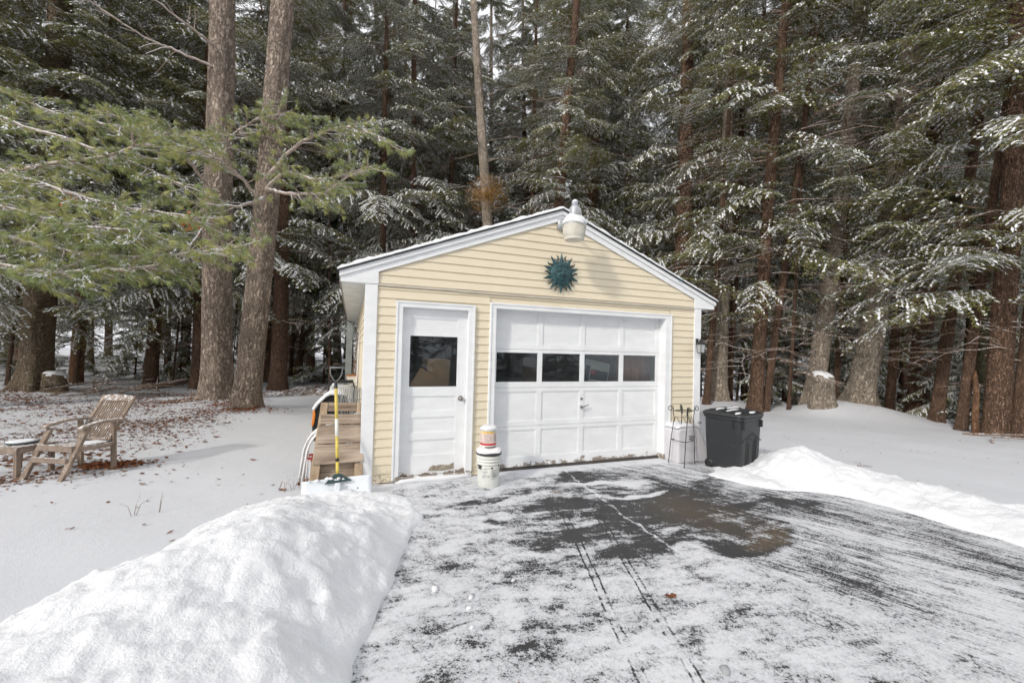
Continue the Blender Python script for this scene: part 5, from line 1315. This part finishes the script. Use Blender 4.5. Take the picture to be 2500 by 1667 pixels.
for i, p in enumerate([[(-2.04, 5.54, 5.01), (-1.54, 4.86, 5.2), (-.81, 4.16, 4.93), (.08, 3.49, 5.06)], [(-1.99, 5.52, 5.35), (-1.3, 4.76, 5.84), (-.35, 3.96, 6.02), (.46, 3.23, 5.5)], [(-2.13, 5.53, 4.65), (-2.33, 4.85, 4.9), (-2.74, 4.36, 5.11), (-3.28, 4.14, 5.15)], [(-2.0, 5.5, 5.0), (-1.45, 4.8, 4.75), (-.75, 4.2, 4.7), (-.2, 3.8, 5.1)], [(-2.1, 5.51, 4.79), (-2.31, 4.86, 4.4), (-2.79, 4.4, 4.19), (-3.4, 4.21, 4.16)]]):
    pine_limb(pr_, p, .038, 520 + i, .85, .25, 12)
for i, p in enumerate([[(-3.67, 7.71, 5.45), (-3.91, 6.51, 5.8), (-4.39, 5.84, 5.98), (-4.94, 5.62, 6.11)], [(-3.52, 7.65, 5.68), (-3.04, 6.39, 6.12), (-2.52, 5.54, 6.33), (-1.75, 4.92, 6.48)]]):
    pine_limb(pl_, p, .04, 540 + i, .9, .3, 12)
for i, p in enumerate([[(-3.8, 7.9, 8.8), (-4.55, 7.66, 8.89), (-5.13, 7.56, 8.98), (-6.2, 7.4, 9.5)], [(-3.8, 7.9, 9.4), (-4.33, 7.45, 9.53), (-5.2, 7.0, 9.9)], [(-3.6, 7.8, 5.0), (-3.81, 6.94, 3.9), (-3.95, 6.7, 3.6)]]):
    pine_limb(pl_, p, .032, 560 + i, .9, .3, 4, foliage=False)
# marcescent oak leaves caught in the boughs
for (x, y, z), lab in (((-2.87, 3.8, 3.62), 'bright orange dead oak leaf cluster caught in the pine boughs left of the big trunks'), ((-4.75, 4.3, 3.9), 'small rusty leaf cluster caught in the lower pine boughs at the left')):
    r = np.random.default_rng(int(abs(x) * 100)); K = Kites(); n = 22 if x > -4 else 12
    K.add(r.normal(0, .06, (n, 3)), r.normal(size=(n, 3)) + [0, 0, -.5], r.normal(size=(n, 3)), r.uniform(.08, .14, n), r.uniform(.05, .08, n), 0)
    o = link('oak_leaves', kite_mesh('oak_leaves', K.cat(), [M['oak']]), None, (x, y, z)); tag(o, lab, 'leaves')

# --- the rest of the forest: rows of hemlocks behind, and saplings
fwd = (math.sin(yaw), math.cos(yaw)); rgt = (math.cos(yaw), -math.sin(yaw))
placed = [(a[1], a[2]) for a in NAMED] + [(-8.4, 10.6), (-3.46, 8.15), (-2.41, 6.1), (-9, 7.3), (11.8, 2.4)]
q = random.Random(21); cnt = 0
def try_place(d0, d1, l0, l1, sp, n, fn):
    k = 0; tries = 0
    while k < n and tries < n * 60:
        tries += 1
        d = q.uniform(d0, d1); l = q.uniform(l0, l1) * d
        x = CAM[0] + fwd[0] * d + rgt[0] * l; y = CAM[1] + fwd[1] * d + rgt[1] * l
        if -1.4 < x < 6.4 and y < 10.5: continue
        if x > 6 and (x - 13.2) * .86 + (y - 1.2) * .5 < .6 and y < 6.5: continue
        if l > .55 and d < 12.5: continue
        if any((x - a) ** 2 + (y - b) ** 2 < sp * sp for a, b in placed): continue
        placed.append((x, y)); fn(x, y, d, l, k); k += 1
def mid_tree(x, y, d, l, k):
    tree('hemlock_tree', x, y, q.uniform(.11, .24), q.uniform(-.06, .06), q.uniform(-.04, .04), 'h', q.randrange(5), 'dark hemlock in the crowded second row of the forest', group='hemlocks in the second row', cz=1 + q.uniform(-.3, 1.6), csc=q.uniform(.85, 1.1))
try_place(15, 24, -1.45, 1.4, 2.0, 34, mid_tree)
def far_tree(x, y, d, l, k):
    tree('hemlock_tree', x, y, q.uniform(.14, .28), q.uniform(-.04, .04), q.uniform(-.04, .04), 'h', q.randrange(5), 'distant hemlock deep in the forest, half hidden by nearer trees', group='distant hemlocks', cz=1 + q.uniform(-.5, 1.), csc=q.uniform(1.0, 1.3), snag=False)
try_place(24, 42, -1.35, 1.35, 2.6, 48, far_tree)
def pole(x, y, d, l, k):
    t = tree('bare_sapling', x, y, q.uniform(.03, .07), q.uniform(-.08, .08), q.uniform(-.05, .05), 'h', None, 'thin bare young trunk standing in the shaded forest floor', 'sapling', 'thin bare trunks', snag=True)
    for c in t.children: c.scale = (c.scale[0], c.scale[1], .45) if c.name.startswith('trunk') else (.7, .7, .6)
try_place(13, 24, -1.25, -.4, 1.2, 16, pole); try_place(13.5, 24, .45, 1.3, 1.2, 12, pole)
def sap(x, y, s, i, lab, grp=None, rz=0.):
    t = empty('young_hemlock', (x, y, gh(x, y)), rz, lab, 'young hemlock', grp)
    link('trunk', TR['h'][0], t, None, None, (.16 * s, .16 * s, .15 * s)); link('crown', SAPL[i], t, (0, 0, -.3 * s), None, (s, s, s))
for x, y, s, i, lab in ((14.6, 1.2, .72, 0, 'low snowy hemlock bush at the foot of the lichen speckled leaning trunk'), (14.3, .6, .5, 1, 'small low hemlock bush in front of the thick black brown trunk'), (13.2, 4.9, .95, 2, 'frosty young hemlock behind the dark trunk pair right of the bin'), (15.6, 3.6, 1., 1, 'young hemlock in the gap behind the tall pale stump'), (-6.3, 14.5, .8, 0, 'snow dusted young hemlock in the shade left of the thickest pine'), (-8.1, 15.6, .9, 1, 'young hemlock standing behind the brush pile on the left')):
    sap(x, y, s, i, lab, rz=q.uniform(0, 6))
try_place(14, 24, -1.4, -.35, 1.6, 16, lambda x, y, d, l, k: sap(x, y, q.uniform(.6, 1.2), q.randrange(3), 'snow dusted young hemlock in the understory behind the trunks', 'understory hemlocks', q.uniform(0, 6)))
try_place(14.5, 26, .3, 1.35, 1.7, 20, lambda x, y, d, l, k: sap(x, y, q.uniform(.7, 1.3), q.randrange(3), 'snow dusted young hemlock in the understory behind the trunks', 'understory hemlocks', q.uniform(0, 6)))
tree('hemlock_tree', 3.7, 13.4, .16, .01, 0, 'h', 8, 'heavily snowed hemlock standing behind the roof, left of the pale trunk', cz=.9, csc=1.1)
tree('hemlock_tree', 1.0, 11.2, .14, -.02, 0, 'h', 9, 'snow loaded hemlock whose lowest boughs hang just above the left roof edge', cz=.7, csc=.95)
tree('hemlock_tree', 7.4, 12.4, .15, .0, 0, 'h', 8, 'heavily snowed hemlock behind the garage ridge, right of the pale trunk', cz=1., csc=1.1)
# hemlock just out of frame on the left and right whose boughs reach in
tree('hemlock_tree', -12.2, 10.5, .25, 0, 0, 'h', 0, 'hemlock standing beyond the left picture edge, its dark snowy boughs reaching in', cz=.8, csc=1.25)
tree('hemlock_tree', -6.6, 12.8, .2, .02, 0, 'h', 2, 'hemlock with low snowy boughs between the flaring tree and the thickest pine', cz=.9, csc=1.1)
tree('hemlock_tree', 16.2, -1.5, .25, 0, 0, 'h', 7, 'hemlock beyond the right picture edge, its snowy boughs reaching in', cz=.9, csc=1.15)
for k in range(9):
    tree('hemlock_tree', -9 + 2.6 * k + q.uniform(-.8, .8), -19 - q.uniform(0, 7), .2, 0, 0, 'h', k % 5, 'hemlock behind the photographer, mirrored dark in the garage windows', group='hemlocks mirrored in the windows', cz=.8, snag=False)
for k in range(16):
    sap(-7 + 1.25 * k + q.uniform(-.4, .4), -14.5 - q.uniform(0, 3.5), q.uniform(.8, 1.3), k % 3, 'young hemlock behind the photographer, mirrored in the lower garage windows', 'young hemlocks mirrored in the windows', q.uniform(0, 6))
# distant wood as one mass
r = np.random.default_rng(9); lst = []
for k in range(420):
    d = r.uniform(43, 62); l = r.uniform(-1.5, 1.5) * d
    x = CAM[0] + fwd[0] * d + rgt[0] * l; y = CAM[1] + fwd[1] * d + rgt[1] * l
    lst.append(xform(BOUGHS[int(r.integers(8))], rotz(r.uniform(0, 6.28)), np.array([x, y, r.uniform(.5, 1) ** .8 * r.uniform(0, 26)]), r.uniform(1.5, 2.4)))
a = catl(lst); keep = r.random(len(a[0])) < .42; a = [v[keep] for v in a]; a[3] *= 1.5; a[4] *= 1.9
tag(link('distant_woods', kite_mesh('distant_woods', a, HM)), kind='stuff')

# ------------------------------------------------------------------ forest floor things
def branch(name, pts, rad, label, cat, group=None, mat=None, twigs=3, seed=1):
    rg = random.Random(seed); A = curve(pts, 14); mb = MB(); mb.smooth = True
    mb.tube([Vector(p) for p in A], [rad * (1 - .65 * i / 13) for i in range(14)], 7)
    for k in range(twigs):
        i = rg.randrange(4, 12); p = Vector(A[i]); d = Vector((rg.uniform(-1, 1), rg.uniform(-1, 1), rg.uniform(.1, .7))).normalized(); l = rg.uniform(.2, .5) * rad * 25
        mb.tube([p, p + d * l * .5 + Vector((0, 0, .02)), p + d * l], [rad * .4, rad * .3, rad * .12], 5)
    o = mb.build(name, mat or M['oldwood'], None, fix=False); return tag(o, label, cat, group)
q2 = random.Random(4)
for k in range(14):
    cx, cy_ = -6.2 + q2.uniform(-.9, .9), 10.15 + q2.uniform(-.4, .4); a = q2.uniform(-1.1, 1.1); l = q2.uniform(.35, 1.0); z = .01 + (.045 * k) % .25
    branch('fallen_branch', [(cx - l * math.cos(a), cy_ - l * math.sin(a), z), (cx + q2.uniform(-.1, .1), cy_ + q2.uniform(-.15, .15), z + .10), (cx + l * math.cos(a), cy_ + l * math.sin(a), z + q2.uniform(-.1, .25))], q2.uniform(.014, .04), 'snow dusted fallen branch in the brush pile right of the flaring tree', 'branch', 'branches of the brush pile', seed=k)
branch('fallen_log', [(-6.4, 11.2, .03), (-5.8, 12.3, .1), (-5.3, 13.4, .2), (-4.9, 14.4, .32)], .12, 'snowy fallen log slanting up behind the brush pile', 'log', twigs=1)
for k, (p, rr_, lab) in enumerate([([(-7.4, 9.5, .0), (-6.9, 9.75, .06), (-6.3, 10.0, .16)], .02, 'thin dark branch lying on the snow in front of the brush pile'), ([(-4.2, 7.6, .0), (-3.9, 7.5, .12), (-3.75, 7.3, .30)], .03, 'short broken branch propped at the foot of the thickest pine'), ([(6.30, -1.12, -.03), (6.36, -1.10, .0), (6.44, -1.12, -.02)], .012, 'short brown stick with curled leaves on the snow right of the pointed heap'), ([(6.82, -1.22, -.03), (6.92, -1.26, -.015), (7.02, -1.33, -.025)], .009, 'straight brown stick on the snow farther right of the pointed heap'), ([(11.6, -.9, -.04), (12.1, -.75, .02), (12.7, -1.0, .0)], .022, 'thin bent branch lying before the biggest trunk at the right edge'), ([(12.3, -.2, -.03), (12.9, -.75, .03), (13.5, -1.3, .06)], .03, 'curved dead branch on the snow at the foot of the right edge trunks')]):
    branch('fallen_branch', p, rr_, lab, 'branch', seed=40 + k, twigs=2)
# debris heap with half buried tarp by the garage corner
t = empty('debris_heap', (-1.25, 9.6, -.04), 0, 'low heap of brown leaves and grey tarp dusted with snow behind the garage left side', 'debris heap')
n = 34; A, B = np.meshgrid(np.linspace(-1, 1, n), np.linspace(-1, 1, n)); rr = np.hypot(A, B)
Z = .36 * np.clip(1 - rr, 0, 1) ** .6 * (1 + .7 * fbm(A * 3, B * 3, 4)) + .10 * fbm(A * 6 + 4, B * 6, 3) * np.clip(1 - rr, 0, 1) - .05
tp_ = NT('tarp_and_leaves'); pw_ = tp_.world(); b = tp_.mix(tp_.ss(tp_.noise(pw_, 5, 5, .7), .4, .6), (.15, .085, .05), (.30, .26, .24)); b = tp_.mix(tp_.ss(tp_.noise(pw_, 9, 5, .7), .5, .6), b, (.8, .82, .85)); hm = tp_.out(b, .9, tp_.bump(tp_.noise(pw_, 20, 4), .8, .03))
link('heap', grid_mesh('heap', A * 1.15, B * .7, Z, hm), t)
K = Kites(); r = np.random.default_rng(3); m = 220; u = r.uniform(-1, 1, (m, 2)); K.add(np.stack([u[:, 0], u[:, 1] * .6, .22 * (1 - np.hypot(u[:, 0], u[:, 1])).clip(0, 1) + .02], -1), r.normal(size=(m, 3)) * [1, 1, .4], r.normal(0, .5, (m, 3)) + [0, 0, 1], r.uniform(.08, .2, m), r.uniform(.03, .09, m), 0)
link('leaves', kite_mesh('leaves', K.cat(), [M['leaf']]), t)

# fallen leaves, needles and twiglets on the snow: nobody could count them
r = np.random.default_rng(31); K = Kites()
def scatter(n, fn, l0, l1, ar, mat, up_=.8, lift=.004):
    P = fn(n); n = len(P); z = ground_h(P[:, 0], P[:, 1]) + r.uniform(.0, .014, n) + lift
    a = r.uniform(0, 6.28, n); L_ = r.uniform(l0, l1, n)
    K.add(np.stack([P[:, 0], P[:, 1], z], -1), np.stack([np.cos(a), np.sin(a), r.normal(0, .25, n)], -1), np.stack([r.normal(0, .4, n), r.normal(0, .4, n), np.full(n, up_)], -1), L_, L_ * r.uniform(ar * .7, ar * 1.3, n), mat)
def band(n):   # lit strip of leaf litter left of the pines
    x = r.uniform(-9.5, -1.6, n * 3); y = r.uniform(1.8, 10.5, n * 3)
    c = np.stack([x, y], -1); dn = .6 + 1.2 * fbm(x * .9, y * .9, 4)
    dn = dn * sst(y, 2.0 + .12 * (x + 4) * 0, 3.6) * sst(-x, 1.9, 3.2)
    return c[r.random(n * 3) < dn * .55][:n]
scatter(13000, band, .03, .09, .5, 0); scatter(26000, band, .010, .042, .5, 1)
def near_of(cx, cy, sx, sy):
    return lambda n: np.stack([r.normal(cx, sx, n), r.normal(cy, sy, n)], -1)
scatter(420, near_of(-2.95, 1.55, .18, .10), .05, .09, .55, 1, lift=.02); scatter(300, near_of(-3.25, 1.2, .5, .25), .02, .06, .5, 0)
scatter(260, near_of(-4.0, 2.3, .5, .3), .05, .11, .5, 0); scatter(420, near_of(-2.4, 5.75, .38, .22), .05, .10, .5, 1, lift=.03); scatter(160, near_of(-2.9, 6.5, .25, .3), .05, .1, .5, 1, lift=.05)
scatter(300, near_of(-3.75, 1.15, .25, .14), .03, .07, .5, 0)
scatter(160, near_of(4.50, -.12, .10, .05), .04, .08, .5, 1, lift=.02); scatter(70, near_of(-.52, .12, .06, .08), .05, .09, .55, 1, lift=.03)
scatter(40, near_of(6.38, -1.12, .07, .03), .04, .08, .5, 0, lift=.02)
def lawn(n): return np.stack([r.uniform(-4.5, -.8, n), r.uniform(-1.5, 2.5, n)], -1)
scatter(60, lawn, .02, .07, .4, 0)
def rlawn(n): return np.stack([r.uniform(6, 13, n), r.uniform(-3, 3, n)], -1)
scatter(150, rlawn, .02, .07, .25, 0); scatter(600, rlawn, .008, .02, .5, 0)
def flr(n): return np.stack([r.uniform(-13, -1, n), r.uniform(9, 24, n)], -1)
scatter(2200, flr, .04, .12, .4, 0)
tag(link('leaf_litter', kite_mesh('leaf_litter', K.cat(), [M['leaf'], M['leaf_rust']])), kind='stuff')
# dry weed stems poking through the snow
K = 0
for k, (x, y, h) in enumerate(((-.78, -.02, .2), (-.70, .02, .16), (-.86, .05, .18), (-1.95, -.35, .20), (-1.78, -.3, .22), (-3.95, 5.0, .3), (-.60, .0, .14))):
    mb = MB(); rg = random.Random(k)
    for j in range(2 + k % 2):
        a = rg.uniform(0, 6.28); l = rg.uniform(.05, .14); mb.tube([(0, 0, -.05), (l * .4 * math.cos(a), l * .4 * math.sin(a), h * .5), (l * math.cos(a), l * math.sin(a), h * rg.uniform(.7, 1))], [.003, .002, .0012], 4)
    lab = ['dry grey weed stem poking from the snow just left of the snow pusher blade', 'dry grey weed stem poking from the snow just left of the snow pusher blade', 'dry grey weed stem poking from the snow just left of the snow pusher blade', 'pair of dry weed stems in the smooth snow right of the chair', 'pair of dry weed stems in the smooth snow right of the chair', 'dry weed stem among the leaves behind the chair', 'dry grey weed stem poking from the snow just left of the snow pusher blade'][k]
    tag(mb.build('weed_stem', M['snag'], None, (x, y, gh(x, y))), lab, 'weed', 'dry weed stems in the snow')
# loose lumps of snow and a few single leaves on the driveway
for k, (x, y, s) in enumerate(((.62, -2.52, .018), (.95, -2.42, .012), (.72, -2.2, .010), (1.0, -1.55, .013), (.9, -1.2, .011), (.42, -2.35, .028), (1.68, -3.53, .028), (.55, -2.8, .014), (.58, -2.62, .016))):
    mb = MB(); mb.smooth = True; rg = random.Random(k); n = 12
    mb.rings([[(s * c * (1 + .25 * math.sin(2 * a + k)) * math.cos(a), s * c * math.sin(a) * (1 + .15 * math.cos(3 * a + k)), s * zz) for a in [2 * math.pi * j / n for j in range(n)]] for c, zz in ((.8, -.5), (1, .0), (.8, .45), (.35, .62), (.05, .7))])
    tag(mb.build('snow_lump', M['snow'] if k != 6 else plain('grey_stone', (.3, .31, .32), .8, bump=.4), None, (x, y, -.05)), 'loose lump of snow on the driveway near the big snow bank' if k != 6 else 'grey icy lump at the end of the tyre tracks in the foreground', 'snow lump', 'loose snow lumps on the driveway' if k != 6 else None)
for k, (x, y, lab) in enumerate(((.66, -3.32, 'rusty brown leaf on the driveway at the foot of the big snow bank'), (1.87, -2.93, 'curled brown leaf lying between the tyre tracks'), (-2.25, .62, 'dark curled leaf on the snow in front of the teak chair'), (-1.35, 1.45, 'single brown leaf on the smooth snow between the chair and the pallet'), (-.80, .03, 'brown leaf on the snow beside the white lawn chair tubes'))):
    mb = MB(); rg = random.Random(60 + k)
    V = [(-.045, 0, .012), (-.02, .022, .004), (.0, .016, .012), (.02, .026, .006), (.03, .01, .010), (.055, 0, .02), (.03, -.012, .012), (.018, -.024, .014), (0, -.014, .006), (-.02, -.02, .015)]
    mb.poly([(0, 0, .004)]) if 0 else None
    b = len(mb.v); mb.v += [(0, 0, .002)] + V
    for i in range(len(V)): mb.face((b, b + 1 + i, b + 1 + (i + 1) % len(V)))
    o = mb.build('dead_leaf', M['leaf_rust'], None, (x, y, gh(x, y) + .006 if x < .1 else -.05), fix=False); o.rotation_euler[2] = rg.uniform(0, 6); tag(o, lab, 'leaf')
